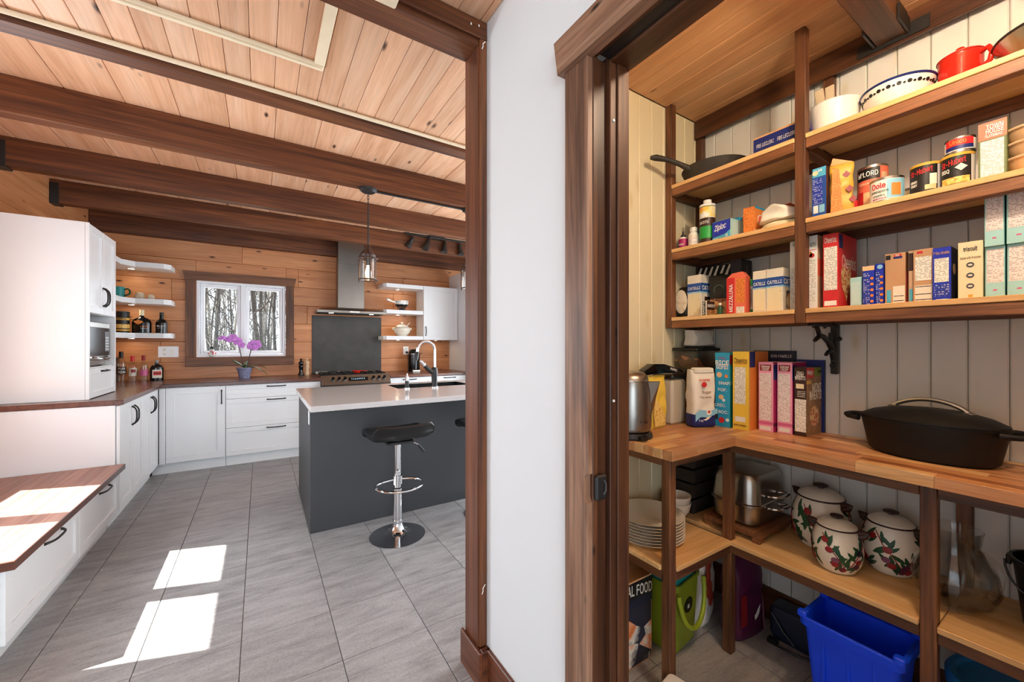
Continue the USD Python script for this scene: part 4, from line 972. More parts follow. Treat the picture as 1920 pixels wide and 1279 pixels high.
front(t, 'nutrition_table', .12, .80, .33, .80, 'facts'); front(t, 'barcode_label', .16, .78, .10, .165, 'white'); ftext(t, 'KEEPS ITS CRUNCH', .45, .055, .007, 'brown_ink', .75)
for k, (x, y0, y1, lab) in enumerate(((1.938, .864, .925, 'next to the yellow cereal box'), (1.963, .799, .858, 'next to the brown wheat cereal box'))):
    t = carton('cereal_box', f'pink oat-cluster cereal box with a long white table, {lab}', 'cereal box', x, y0, y1, CZ, .315, .155, 'pink', 'magenta', 'pink', rz=2, group=None)
    front(t, 'nutrition_table', .06, .86, .16, .84, 'facts_pink'); front(t, 'brand_panel', .1, .86, .875, .965, 'darkred')
    ftext(t, 'Oatmeal', .48, .94, .010, 'white_ink', .6); ftext(t, 'CRISP', .48, .90, .011, 'white_ink', .5)
    front(t, 'lower_band', 0, 1, .10, .145, 'rose'); front(t, 'barcode_label', .1, .84, .02, .075, 'white')
    fside(t, 'blue_flash', 0, .3, .75, .96, 'deepblue'); fside(t, 'code_label', 0, .25, .08, .13, 'purple')
t = carton('cereal_box', 'dark brown frosted wheat cereal box with a picture side, rightmost cereal box on the worktop', 'cereal box', 1.967, .7475, .793, CZ, .296, .152, 'darkbrown', 'wheat_pic', 'darkbrown')
ftext(t, "Kellogg's", .5, .925, .010, 'white_ink', .55, bold=False); ftext(t, 'MINI', .5, .885, .014, 'white_ink', .6); ftext(t, 'WHEATS', .5, .845, .016, 'white_ink', .88)
front(t, 'nutrition_table', .06, .98, .06, .535, 'facts'); front(t, 'biscuit_picture', .15, .8, .69, .76, 'cream'); 
for z in (.645, .62, .595, .57): front(t, 'claim_line', .25, .92, z, z + .008, 'offwhite')
fside(t, 'top_flash', 0, .48, .84, .995, 'red'); stext(t, "Kellogg's", .22, .92, .018, 'white_ink', .36, 3, bold=False); fside(t, 'green_flash', .5, .995, .86, .995, 'olive'); fside(t, 'flavour_tag', 0, .3, .76, .81, 'gold')
stext(t, 'MINI', .66, .70, .035, 'offwhite_ink', .6); stext(t, 'WHEATS!', .58, .585, .036, 'offwhite_ink', .8)
stext(t, 'XTRA', .85, .93, .012, 'black_ink', .25, 3); disc(t, 'biscuit_picture', '-y', .5, .28, .045, 'cereal', 2)
t = carton('cereal_box', 'dark navy box standing behind the yellow cereal box, only its top showing', 'carton', 2.105, .85, 1.03, CZ, .365, .030, 'navy', None)
ftext(t, 'BON FAMILLE', .70, .93, .013, 'ltgrey_ink', .5)
t = carton('cereal_box', 'dark blue box standing behind the pink cereal boxes, only its top corner showing', 'carton', 2.122, .738, .845, CZ, .325, .016, 'deepblue', 'navy')
t = T('sugar_container', 'clear lidded container of brown sugar in the corner behind the canister', 'container', (1.985, 1.265, CZ))
t.p('box', minus(B(-.105, .105, -.07, .07, 0, .36, .006), B(-.102, .102, -.067, .067, .003, .4, .004)), 'clear_plastic', False)
t.p('lid', cat([B(-.108, .108, -.073, .073, .361, .378, .004), B(-.03, .10, -.05, .05, .378, .386, .002)]), 'black_plastic', False)
V = np.array([(a, b, c) for a in np.linspace(-.10, .10, 18) for b in np.linspace(-.065, .065, 10) for c in (0,)]); 
hz = .30 - .10 * (V[:, 0] + .1) / .2 + .05 * (meshkit.noise(V * 40 + 3, 5) - .5) + .035 * np.exp(-((V[:, 0] + .08) / .04) ** 2)
top_ = [(a, b, z) for (a, b, _), z in zip(V, hz)]; ff = []
for i in range(17):
    for j in range(9):
        a = i * 10 + j; ff += [(a, a + 10, a + 11), (a, a + 11, a + 1)]
t.p('brown_sugar', cat([trimesh.Trimesh(top_, ff, process=False), B(-.10, .10, -.065, .065, .004, .16, .0)]), 'sugar_brown', True)
t = T('clear_food_bag', 'tied clear bag of pale food lying on the brown sugar container', 'food bag', (2.02, 1.27, CZ + .3865))
t.p('bag', pouch(.19, .09, .085, .25, seed=12, puff=1.6), 'bag_white', 40)
t.p('tie', tube([(0, 0, .083), (-.03, 0, .12), (-.045, -.01, .14)], .004, 6), 'brown')

# cast-iron oval roaster
t = T('cast_iron_roaster', 'black oval cast-iron roaster with a domed lid and silver arched handle on the worktop', 'roaster', (1.985, .385, CZ), 82)
t.p('pot', lathe([(0, 0), (.150, 0), (.165, .012), (.185, .115), (.189, .120), (.189, .126), (.178, .126), (.16, .02), (0, .012)], 56, sx=1., sy=.70), 'cast_iron', 40)
for s in (-1, 1):
    t.p('loop_handle', tube([(s * .178, -.055, .113), (s * .215, -.05, .115), (s * .232, -.025, .117), (s * .235, 0, .117), (s * .232, .025, .117), (s * .215, .05, .115), (s * .178, .055, .113)], [.011, .009, .009, .009, .009, .009, .011], 10), 'cast_iron', 40)
lp = t.p('lid', lathe([(.186, .127), (.186, .133), (.150, .152), (.10, .166), (.05, .171), (0, .172)], 56, sy=.70), 'cast_iron', 40)
a = np.linspace(-1, 1, 15)
t.p('lid_handle', cat([tube([(q * .098, 0, .165 + .036 * (1 - q * q) ** .8) for q in a], .0075, 8), B(-.108, -.085, -.014, .014, .160, .170, .003), B(.085, .108, -.014, .014, .160, .170, .003)]), 'steel', 40, up=lp, label='silver arched handle')
# ================================================================== things on the wall shelves
# ---- lowest shelf, left bay
t = T('nut_bag', 'black bag of nuts with a clear window at the left end of lowest shelf', 'nut bag', (1.925, 1.292, S1), -90)
t.p('bag', pouch(.066, .06, .165, .7, seed=21), 'black', 40)
t.p('window', xf(lathe([(0, 0), (.036, 0), (.028, .001), (0, .001)], 24, sy=1.75), (.0, -.0335, .085), rot=FACES['-y']), 'nuts', False)
def pasta(lab, y0, y1, x, h, side=True):
    t = carton('pasta_box', lab, 'pasta box', x, y0, y1, S1, h, .12, 'offwhite', None)
    front(t, 'blue_band', 0, 1, .60, .80, 'blue'); front(t, 'blue_stripe', 0, 1, .565, .60, 'ltblue')
    ftext(t, 'CATELLI', .5, .685, .014, 'white_ink', .86); ftext(t, 'CLASSIC', .5, .582, .005, 'white_ink', .5)
    front(t, 'nutrition_table', .08, .9, .05, .55, 'facts_cream')
    if side:
        fside(t, 'blue_band', 0, 1, .60, .80, 'blue'); fside(t, 'blue_stripe', 0, 1, .565, .60, 'ltblue')
        stext(t, 'CATELLI', .52, .69, .022, 'white_ink', .92); fside(t, 'dark_picture', .25, .8, .08, .48, 'darkbrown')
        disc(t, 'pasta_bowl', '-y', .53, .24, .032, 'pasta_bowl', 2, 1.2)
    return t
pasta('white and blue pasta box alone near the left end of the lowest wall shelf', 1.177, 1.254, 1.89, .215)
t = carton('chocolate_box', 'small black and white baking chocolate box in front of the single pasta box', 'baking box', 1.848, 1.122, 1.153, S1, .072, .075, 'offwhite', 'darkbrown')
front(t, 'black_band', .25, .8, .03, .97, 'black'); t.p('lettering', text("BAKER'S", .009, '-xv', (-.0012, 0, .036), .06), 'white_ink', False)
stext(t, "BAKER'S", .5, .68, .014, 'white_ink', .86); fside(t, 'biscuit_picture', .05, .95, .06, .4, 'choc_chips')
t = T('cookie_bag', 'dark brown striped bag lying back in the corner above the single pasta box', 'cookie bag', (2.078, 1.215, S1), -84)
t.p('bag', pouch(.185, .075, .285, .6, seed=31), 'black', 40)
t.p('cookie_picture', xf(B(-.08, .08, .09, .20, 0, .002, 0), (0, -.0395, 0), rot=FACES['-y']), 'choc_chips', False)
for k in range(6): t.p('stripe', xf(ext([(-.09 + .03 * k, .215), (-.075 + .03 * k, .213), (-.055 + .03 * k, .275), (-.064 + .03 * k, .276)], 0, .002), (0, -.026 - .002 * (k % 2), 0), rot=FACES['-y']), 'offwhite', False)
t = carton('cracker_box', 'tall black box behind the orange flour bag on the lowest wall shelf', 'box', 2.02, 1.045, 1.10, S1, .285, .10, 'navy', 'black')
fside(t, 'picture', .45, .6, .5, .9, 'brown'); ftext(t, 'noir', .5, .75, .012, 'offwhite_ink', .8, bold=False)
t = T('chip_bag', 'brown and black bag of chocolate chips beside the single pasta box', 'snack bag', (1.955, 1.11, S1), -80)
t.p('bag', pouch(.11, .06, .205, .6, seed=41), 'black', 40)
t.p('picture', xf(B(-.042, .042, .01, .085, 0, .002, 0), (0, -.034, 0), rot=FACES['-y']), 'choc_chips', False)
t.p('swirl', xf(tube(arc((0, .13, .001), .022, 0, 5.5, 20, (1, 0, 0), (0, 1, 0)), .0012, 5), (0, -.032, 0), rot=FACES['-y']), 'sage', False)
t = T('extract_bottle', 'tiny dark green bottle with a white cap between the chocolate box and the orange bag', 'bottle', (1.86, 1.062, S1))
t.p('bottle', lathe([(0, 0), (.013, 0), (.013, .03), (.005, .042), (.005, .045), (0, .045)], 16), 'darkgreen')
t.p('cap', lathe([(.006, .0455), (.006, .057), (0, .057)], 12), 'white')
t = carton('flour_bag', 'orange-red paper flour bag with a folded top on the lowest wall shelf', 'flour bag', 1.875, .952, 1.037, S1, .172, .05, 'salmon', 'salmon', rz=6, b=.006)
front(t, 'dark_side', 0, .42, .0, .99, 'red'); t.p('lettering', text('MEZZALUNA', .016, '-xv', (-.0016, .022, .075), .13), 'white_ink', False)
front(t, 'small_print', .5, .95, .30, .95, 'facts_orange', 1); front(t, 'barcode_label', .52, .92, .02, .19, 'white', 2)
front(t, 'barcode', .58, .86, .04, .17, 'facts', 3)
t.p('folded_top', prism_yz([(-.043, .172), (.043, .172), (.02, .192), (-.025, .196)], .006, .044), 'salmon', False)
t = T('cheese_shaker', 'green and white shaker bottle standing left of the pair of pasta boxes', 'shaker', (1.962, .968, S1))
t.p('bottle', lathe([(0, 0), (.030, 0), (.030, .13), (0, .13)], 24), 'white')
t.p('lid', lathe([(.031, .1305), (.031, .158), (.027, .163), (0, .163)], 24), 'brightgreen')
t.p('foot_band', lathe([(.0306, .001), (.0306, .022)], 24), 'brightgreen')
t.p('label', trimesh.Trimesh(*(lambda m: (m.vertices, m.faces))(lathe([(.0305, .03), (.0305, .12)], 24))), 'offwhite')
t.p('lettering', text('PARMESAN', .014, '-xv', (-.0312, -.008, .075), .08), 'darkgreen_ink', False)
pasta('white and blue pasta box, left one of the touching pair', .868, .925, 1.885, .187, False)
pasta('white and blue pasta box with a bowl picture, right one of the touching pair', .800, .866, 1.88, .187)
t = carton('cereal_box', 'white cereal box half hidden behind the middle shelf post', 'cereal box', 1.93, .742, .795, S1, .30, .15, 'white', 'offwhite')
ftext(t, 'Go', .45, .95, .014, 'darkgreen_ink', .4, bold=False); front(t, 'nutrition_table', .1, .9, .06, .62, 'facts')
# ---- lowest shelf, right bay
t = carton('cereal_box', 'white wholegrain cereal box right beside the middle shelf post', 'cereal box', 1.885, .678, .728, S1, .298, .17, 'offwhite', 'tan', 'white')
ftext(t, 'Kashi', .5, .885, .018, 'darkgreen_ink', .8, bold=False); front(t, 'red_rule', .05, .95, .80, .808, 'red'); disc(t, 'rings_picture', '-x', .4, .745, .013, 'orange'); disc(t, 'rings_picture', '-x', .62, .73, .009, 'red')
front(t, 'nutrition_table', .08, .86, .10, .68, 'facts'); fside(t, 'red_panel', .0, .6, .45, .68, 'salmon')
t = carton('cereal_box', 'big red oat-ring cereal box with a heart picture on the lowest wall shelf', 'cereal box', 1.876, .608, .657, S1, .29, .19, 'red', 'red')
ftext(t, 'Cheerios', .5, .915, .022, 'white_ink', .78, bold=False); front(t, 'nutrition_table', .08, .94, .24, .82, 'facts'); front(t, 'barcode_label', .1, .9, .03, .095, 'white')
fside(t, 'flash', .04, .24, .80, .985, 'deepblue'); stext(t, 'Cheerios', .56, .63, .05, 'offwhite_ink', .74, bold=False, shear=.1)
HEART = [(0, -1), (.45, -.45), (.62, .05), (.55, .45), (.3, .58), (0, .35), (-.3, .58), (-.55, .45), (-.62, .05), (-.45, -.45)]
t.p('heart_bowl', xf(ext([(a * .085, b * .085) for a, b in HEART], 0, .0006), (.40 * .19, -t.hw - .0012, .115), rot=FACES['-y']), 'cereal', False)
t = carton('tea_box', 'small pale aqua box tucked beside the big red cereal box', 'box', 1.93, .553, .588, S1, .115, .12, 'aqua')
front(t, 'print', .1, .9, .1, .85, 'facts_aqua')
for lab, y0, y1, h, x in (('dark blue granola bar box with a pale top band, left one of two', .505, .539, .152, 1.89), ('dark blue granola bar box with a round emblem, right one of two', .4815, .5035, .155, 1.892)):
    t = carton('bar_box', lab, 'bar box', x + .03, y0 * 1.016, y1 * 1.016, S1, h, .13, 'royal')
    front(t, 'print', .06, .6, .05, .82, 'facts_blue')
    if 'left' in lab: front(t, 'pale_band', 0, 1, .88, .99, 'peach')
    else: disc(t, 'emblem', '-x', .6, .92, .008, 'ltblue')
    for k in range(5): disc(t, 'picture_spot', '-x', .8, .12 + .14 * k, .005, 'orange', 2)
t = carton('cracker_box', 'kraft brown cracker box with a red and blue tag, left one of the kraft boxes', 'cracker box', 1.93, .4314, .4866, S1, .186, .12, 'kraft', 'brown')
front(t, 'red_tag', .45, .8, .93, .975, 'red'); front(t, 'blue_tag', .42, .84, .89, .93, 'deepblue'); front(t, 'black_badge', .04, .28, .885, .97, 'black')
front(t, 'print', .44, .9, .42, .62, 'facts_kraft'); front(t, 'white_label', .40, .96, .01, .36, 'offwhite'); front(t, 'teal_slip', .1, .3, .01, .29, 'cyan')
for z in (.16, .07): front(t, 'rule', .44, .92, z, z + .012, 'black', 2)
ftext(t, 'RED', .62, .952, .006, 'white_ink', .2); fside(t, 'red_strip', 0, .3, .05, .6, 'darkred')
t = carton('cracker_box', 'narrow kraft brown box with a teal slip between the two larger kraft boxes', 'cracker box', 1.945, .4135, .428, S1, .19, .11, 'tan', 'cream')
front(t, 'teal_slip', .2, .8, .01, .28, 'cyan'); front(t, 'black_figures', .1, .95, .62, .95, 'darkbrown')
t = carton('cracker_box', 'kraft brown box with a white nutrition table, right one of the kraft boxes', 'cracker box', 1.93, .3652, .4123, S1, .187, .12, 'kraft', 'cream')
front(t, 'nutrition_table', .1, .95, .42, .86, 'facts'); front(t, 'white_label', .1, .98, .01, .33, 'offwhite'); front(t, 'red_tag', .2, .5, .92, .965, 'red')
for z in (.30, .16, .06): front(t, 'rule', .12, .95, z, z + .012, 'black', 2)
t = carton('biscuit_box', 'royal blue biscuit box with gold lettering and a white table', 'biscuit box', 1.912, .319, .3616, S1, .180, .11, 'royal', 'navy')
ftext(t, "P'tite Abeille", .48, .90, .009, 'gold_ink', .86, bold=False); front(t, 'nutrition_table', .1, .88, .36, .80, 'facts'); front(t, 'print', .1, .9, .10, .32, 'facts_blue'); front(t, 'white_foot', .2, .85, .0, .045, 'white')
disc(t, 'biscuit_picture', '-y', .35, .6, .018, 'tan')
t = carton('cracker_box', 'cream cracker box with three round emblems down its front', 'cracker box', 1.914, .2513, .3046, S1, .186, .12, 'cream')
ftext(t, 'triscuit', .5, .875, .013, 'black_ink', .56); ftext(t, 'Made with Purpose', .5, .72, .007, 'brown_ink', .8, bold=False)
for z in (.60, .42, .235):
    disc(t, 'emblem', '-x', .5, z, .0085, 'darkgrey'); disc(t, 'emblem_core', '-x', .5, z, .0052, 'offwhite', 2, .6)
front(t, 'caption', .2, .8, .50, .52, 'facts_cream'); front(t, 'gold_stamp', .42, .60, .04, .09, 'gold')
for c, (y0, y1) in enumerate(((.207, .246), (.157, .203))):
    for r_, z in enumerate((S1, S1 + .1585)):
        t = carton('tea_box', f"pale blue tea box, {('lower', 'upper')[r_]} of the {('left', 'right')[c]} stack ending the lowest wall shelf", 'tea box', 1.905 - .012 * r_, y0, y1, z, .158, .09, 'aqua', 'teal')
        front(t, 'nutrition_table', .08, .94, .30, .95, 'facts_pink'); front(t, 'emblem', .4, .6, .14, .17, 'rose')
# ---- middle shelf, left bay
t = carton('foil_box', 'dark blue roll box lying at the back of the middle shelf behind the small bottles', 'roll box', 2.0, 1.20, 1.296, S2, .115, .06, 'deepblue', 'blue')
ftext(t, 'SC', .3, .6, .03, 'white_ink', .3); front(t, 'sky_panel', .45, .8, .05, .95, 'sky')
def bottle(name, lab, c, prof, mat, capprof=None, capmat='white', lab_z=None, lab_mat=None, n=24, cat_='bottle', rz=0):
    t = T(name, lab, cat_, c, rz)
    t.p('bottle', lathe(prof, n), mat, 40)
    if capprof: t.p('cap', lathe(capprof, n), capmat, 40)
    if lab_z:
        r = max(p[0] for p in prof) + .0006
        t.p('label', lathe([(r, lab_z[0]), (r, lab_z[1])], n), lab_mat, 40)
    return t
t = bottle('small_bottle', 'small red-labelled bottle with a black dropper top at the left end of the middle shelf', (1.90, 1.285, S2), [(0, 0), (.023, 0), (.023, .06), (.012, .068), (.012, .07), (0, .07)], 'white', [(.012, .0705), (.012, .08), (.005, .085), (.004, .10), (0, .10)], 'black', (.006, .058), 'magenta')
t.p('lettering', text('maison', .010, '-x', (-.024, 0, .03), .03, bend=.0238), 'white_ink', False)
t = bottle('vitamin_bottle', 'white plastic vitamin bottle on the middle shelf', (1.90, 1.225, S2), [(0, 0), (.024, 0), (.025, .07), (.018, .08), (.017, .083), (0, .083)], 'white', [(.019, .0835), (.019, .105), (0, .105)], 'white', (.012, .065), 'offwhite')
t.p('label_print', lathe([(.0263, .016), (.0263, .05)], 24), 'facts_pink')
t = bottle('shampoo_bottle', 'tall brown and green bottle with flowers and a white cap on the middle shelf', (1.905, 1.153, S2), [(0, 0), (.034, 0), (.036, .004), (.036, .175), (.030, .19), (0, .19)], 'darkbrown', [(.037, .1905), (.037, .202), (.022, .208), (.019, .209), (.019, .226), (0, .226)], 'white')
t.p('flower_band', lathe([(.0366, .132), (.0366, .188)], 24), 'flowers'); t.p('green_band', lathe([(.0366, .03), (.0366, .09)], 24), 'brightgreen')
t.p('lettering', text('baomi', .018, '-x', (-.0372, 0, .112), .05, bold=False, bend=.037), 'white_ink', False)
t = carton('bag_box', 'blue and aqua freezer bag box on the middle shelf beside the flowered bottle', 'bag box', 1.875, 1.02, 1.112, S2, .098, .17, 'cyan', 'aqua', rz=-4)
t.p('blue_field', xf(ext([(-.044, .022), (.02, .03), (.047, .045), (.047, .096), (-.044, .096)], 0, .0006), (-.0004, 0, 0), rot=FACES['-x']), 'royal', False)
ftext(t, 'Ziploc', .46, .66, .026, 'white_ink', .66, shear=.25, slope=.12); ftext(t, 'FREEZER', .2, .12, .007, 'white_ink', .32); ftext(t, '20', .8, .22, .012, 'white_ink', .14)
fside(t, 'leaf_panel', .62, .9, .1, .7, 'yellow'); fside(t, 'print', .12, .5, .1, .9, 'facts_aqua')
t = carton('small_box', 'small teal box showing above the freezer bag box', 'box', 2.06, 1.075, 1.13, S2, .150, .05, 'sky'); ftext(t, 'SI', .5, .85, .014, 'white_ink', .4)
t = carton('small_box', 'small red box at the back beside the small teal box', 'box', 2.06, .99, 1.06, S2, .15, .05, 'red')
t = carton('baking_soda_box', 'orange baking soda box with a round emblem on its side', 'baking soda box', 1.90, .923, .975, S2, .132, .095, 'orange', 'orange', 'facts_orange')
disc(t, 'emblem', '-y', .5, .55, .026, 'offwhite'); disc(t, 'emblem_core', '-y', .5, .55, .02, 'salmon', 2)
fside(t, 'blue_edge', 0, 1, .93, .995, 'sky'); fside(t, 'foot_print', 0, .9, .02, .2, 'facts', 1)
t = T('tortilla_bag', 'flat clear bag of tortillas lying on the middle shelf beside the middle post', 'tortilla bag', (1.97, .830, S2))
t.p('tortillas', lathe([(0, .004), (.085, .004), (.088, .02), (.08, .032), (0, .034)], 32, sx=1.2), 'cream')
m = pouch(.22, .15, .07, .85, seed=51, puff=1.5); t.p('wrapper', xf(m, (0, .0, .035)), 'bag_white', 40)
t.p('red_print', B(-.06, .05, -.045, .03, .1045, .1055, 0), 'salmon', False)
t.p('green_edge', B(-.09, .09, -.075, .06, 0, .0035, .001), 'teal', False)
# ---- middle shelf, right bay
t = carton('pasta_box', 'tall blue pasta box right beside the middle shelf post on the middle shelf', 'pasta box', 1.88, .648, .695, S2, .206, .10, 'blue', 'brown')
front(t, 'aqua_top', .05, .98, .82, .99, 'cyan'); disc(t, 'round_seal', '-x', .25, .90, .010, 'cream', 2); front(t, 'print', .05, .75, .30, .78, 'facts_blue')
front(t, 'window_label', .1, .45, .12, .27, 'white', 1); front(t, 'window_label', .52, .9, .12, .27, 'ltblue', 1); ftext(t, 'lok', .6, .94, .01, 'white_ink', .3)
t = T('popcorn_bag', 'orange and yellow pointed snack bag on the middle shelf', 'snack bag', (1.90, .604, S2), -68)
t.p('bag', pouch(.07, .045, .20, .85, seed=61, taper=.05), 'gold', 40)
t.p('side_print', xf(ext([(-.036, .01), (.0, .01), (-.01, .17), (-.03, .18)], 0, .001), (0, -.0285, 0), rot=FACES['-y']), 'facts_orange', False)
for a, b in ((.012, .15), (.02, .09), (.03, .05)): t.p('chip_picture', xf(ext([(a, b - .014), (a + .012, b), (a, b + .014), (a - .012, b)], 0, .001), (0, -.0285 + .012 * (b > .1), 0), rot=FACES['-y']), 'darkred', False)
t.p('pointed_top', prism_xz([(-.035, .198), (.035, .198), (-.028, .226)], -.004, .006), 'orange', False)
def can(lab, c, r, h, body, rim='steel', tilt=0):
    t = T('food_can', lab, 'food can', c)
    t.p('tin', lathe([(0, 0), (r * .98, 0), (r, .003), (r, .006), (r * .985, .008), (r * .985, h - .008), (r, h - .006), (r, h - .001), (r * .97, h), (r * .95, h - .004), (0, h - .004)], 32), rim, 40)
    t.p('label', lathe([(r * .985 + .0006, .009), (r * .985 + .0006, h - .009)], 32), body, 40)
    t.r = r * .985 + .0008; t.h = h
    return t
def patch(t, name, a0, a1, z0, z1, mat, k=1):
    """a printed field wrapped on a can; angle 0 faces -x, positive toward the right (-y)"""
    A = np.linspace(a0, a1, 9); r = t.r + .0003 * k; V = []
    for z in (z0, z1):
        for a in A: V.append((-r * math.cos(a), -r * math.sin(a), z))
    F = []
    for i in range(8): F += [(i, i + 1, 10 + i), (i, 10 + i, 9 + i)]
    t.p(name, trimesh.Trimesh(V, F, process=False), mat, True)
def ctext(t, s, a, z, h, w, mat, k=2, **kw):
    m = text(s, h, '-x', (0, 0, 0), w, bend=t.r + .0003 * k, **kw)
    v = m.vertices.copy(); v[:, 0] -= t.r + .0003 * k
    c, s_ = math.cos(a), math.sin(a)
    v = np.stack([v[:, 0] * c - v[:, 1] * s_, v[:, 0] * s_ + v[:, 1] * c, v[:, 2] + z], 1)
    t.p('lettering', trimesh.Trimesh(v, m.faces, process=False), mat, False)
t = can('low red can beside the orange pointed snack bag', (1.995, .607, S2), .035, .073, 'red'); ctext(t, 'unico', -.3, .022, .010, .028, 'white_ink'); patch(t, 'black_tag', -.65, .1, .008, .032, 'black')
t = can('tall orange and black soup can behind the white and blue pineapple can', (2.0, .540, S2), .045, .182, 'salmon')
patch(t, 'black_panel', -.95, .75, .128, .172, 'black'); ctext(t, "M'LORD", -.1, .150, .018, .066, 'white_ink'); ctext(t, 'TOMATES', -.1, .114, .008, .06, 'cream_ink', bold=False)
patch(t, 'soup_picture', -1.1, .9, .012, .08, 'peach'); patch(t, 'tomato_picture', -1.1, -.35, .035, .085, 'red', 2); patch(t, 'leaf_picture', .2, .8, .06, .085, 'green', 2); patch(t, 'pale_side', .85, 1.35, .012, .15, 'tan', 2)
t = can('white and pale blue pineapple can in front of the tall soup can', (1.893, .472, S2), .046, .088, 'white'); patch(t, 'blue_side', .25, 1.5, .012, .078, 'ltblue'); patch(t, 'fruit_picture', .5, 1.1, .02, .062, 'orange', 2)
ctext(t, 'Dole', -.25, .060, .018, .04, 'red_ink'); ctext(t, 'pineapple', -.2, .040, .009, .05, 'darkgreen_ink', bold=False); ctext(t, 'chunks', -.25, .026, .008, .035, 'darkgreen_ink', bold=False); ctext(t, 'MORCEAUX', -.2, .015, .005, .04, 'magenta_ink')
t = can('low plain can with a pale label right of the pineapple can', (1.97, .425, S2), .03, .055, 'cream')
for lab, y, x in (('black gravy can with red script and a gravy boat picture', .376, 1.90), ('black gravy can with a diamond badge, carrying a smaller can', .302, 1.893)):
    t = can(lab, (x, y, S2), .0375, .105, 'black', 'gold')
    ctext(t, 'St-Hubert', -.12, .078, .018, .058, 'red_ink', slope=.16); patch(t, 'pale_side', 1.0, 1.5, .012, .095, 'ltgrey')
    if 'boat' in lab:
        patch(t, 'sauce_picture', .15, .9, .014, .03, 'peach'); patch(t, 'boat_picture', .45, .95, .03, .065, 'offwhite'); ctext(t, 'DINDE', -.62, .046, .008, .022, 'white_ink'); ctext(t, 'TURKEY', -.62, .034, .008, .022, 'white_ink')
    else:
        ctext(t, 'BBQ', -.6, .052, .012, .022, 'white_ink'); patch(t, 'food_picture', -.9, .9, .01, .03, 'snack')
        A = .35; m = xf(ext([(-.014, 0), (0, .012), (.014, 0), (0, -.012)], 0, .001), (0, 0, 0), rot=FACES['-x']); m.apply_translation([-t.r - .0012, 0, 0]); m.apply_transform(trimesh.transformations.rotation_matrix(A, (0, 0, 1))); m.apply_translation([0, 0, .058]); t.p('diamond_badge', m, 'offwhite', False)
t = can('small red, white and blue can standing on top of a black gravy can', (1.896, .297, S2 + .1055), .034, .052, 'white'); patch(t, 'red_field', -.9, 1.1, .024, .046, 'red'); patch(t, 'blue_band', -.9, 1.1, .012, .024, 'deepblue'); ctext(t, 'Unico', 0, .036, .013, .038, 'gold_ink', bold=False)
t = carton('cracker_box', 'red-topped green cracker box with a white panel near the right end of the middle shelf', 'cracker box', 1.875, .200, .256, S2, .178, .055, 'moss', 'moss')
front(t, 'red_top', 0, 1, .70, .998, 'salmon'); front(t, 'white_panel', .08, .90, .06, .68, 'facts'); ftext(t, 'TOWN', .58, .91, .014, 'white_ink', .6); ftext(t, 'HOUSE', .58, .835, .014, 'white_ink', .62); ftext(t, 'FLATBREAD', .55, .755, .008, 'white_ink', .6)
t = T('bowl_stack_base', 'peach ribbed bowl, lowest of the three stacked at the right end of the middle shelf', 'bowl', (1.945, .150, S2)); BP = [(0, 0), (.035, 0), (.04, .006), (.058, .03), (.068, .05), (.071, .052), (.068, .055), (.055, .034), (.036, .012), (0, .010)]
t.p('bowl', lathe(BP, 40), 'peach', 40); t.p('rim_line', lathe([(.0715, .049), (.0725, .0525), (.0705, .056)], 40), 'tan')
for k, w in enumerate(('middle', 'topmost')):
    t = T('bowl', f'peach ribbed bowl, {w} of the three stacked at the right end of the middle shelf', 'bowl', (1.945, .150, S2 + .043 * (k + 1) + .001)); t.p('bowl', lathe(BP, 40), 'peach', 40); t.p('rim_line', lathe([(.0715, .049), (.0725, .0525), (.0705, .056)], 40), 'tan')
# ---- top shelf
t = T('skillet', 'black cast-iron skillet with its handle pointing out over the end of the top shelf', 'skillet', (1.972, 1.150, S3), 158)
t.p('pan', lathe([(0, 0), (.125, 0), (.135, .006), (.158, .058), (.160, .062), (.155, .063), (.13, .012), (0, .008)], 56), 'skillet_iron', 40)
t.p('handle', cat([tube([(.150, 0, .052), (.20, 0, .070), (.27, 0, .088), (.335, 0, .092), (.36, 0, .090)], [.016, .012, .012, .015, .010], 12)]), 'skillet_iron', 40)
t.p('pour_lip', trimesh.convex.convex_hull(np.array([(-.03, -.150, .04), (.03, -.150, .04), (-.025, -.152, .063), (.025, -.152, .063), (-.008, -.172, .063), (.008, -.172, .063)])), 'skillet_iron', 20)
t = carton('biscuit_box', 'blue biscuit tray with a brown lid edge on the top shelf beside the skillet', 'biscuit box', 1.87, .74, .915, S3, .085, .16, 'deepblue', 'royal')
front(t, 'lid_edge', 0, 1, .90, .998, 'kraft'); ftext(t, 'FBS LECLERC', .28, .5, .016, 'white_ink', .40, bold=False, shear=.1); ftext(t, 'FBS LECLERC', .76, .5, .016, 'white_ink', .40, bold=False, shear=.1)
t = T('white_pot', 'white enamel pot with two wooden spatulas standing in it on the top shelf', 'pot', (1.96, .648, S3))
t.p('pot', lathe([(0, 0), (.062, 0), (.074, .02), (.083, .115), (.086, .121), (.084, .123), (.079, .115), (.068, .02), (0, .012)], 44), 'enamel_white', 40)
for k, (x, y, a) in enumerate(((.02, .035, .20), (.03, .012, .05))):
    s_ = T('spatula', ('pale silicone spatula leaning left in the white enamel pot', 'pale silicone spatula standing nearly upright in the white enamel pot')[k], 'spatula', (1.985 + x, .668 + y * .6, S3 + .0135), rx=-math.degrees(a) * .6)
    s_.p('handle', cyl((0, 0, 0), (0, 0, .15), .006, 8), 'silicone'); s_.p('blade', B(-.004, .004, -.016, .016, .15, .232, .004), 'silicone', 30)
t = T('colander', 'white enamel colander with a blue rim and rows of round holes on the top shelf', 'colander', (1.972, .464, S3))
t.p('bowl', lathe([(0, 0), (.052, 0), (.065, .008), (.090, .055), (.101, .095), (.098, .096), (.086, .055), (.06, .012), (0, .006)], 56), 'enamel_white', 40)
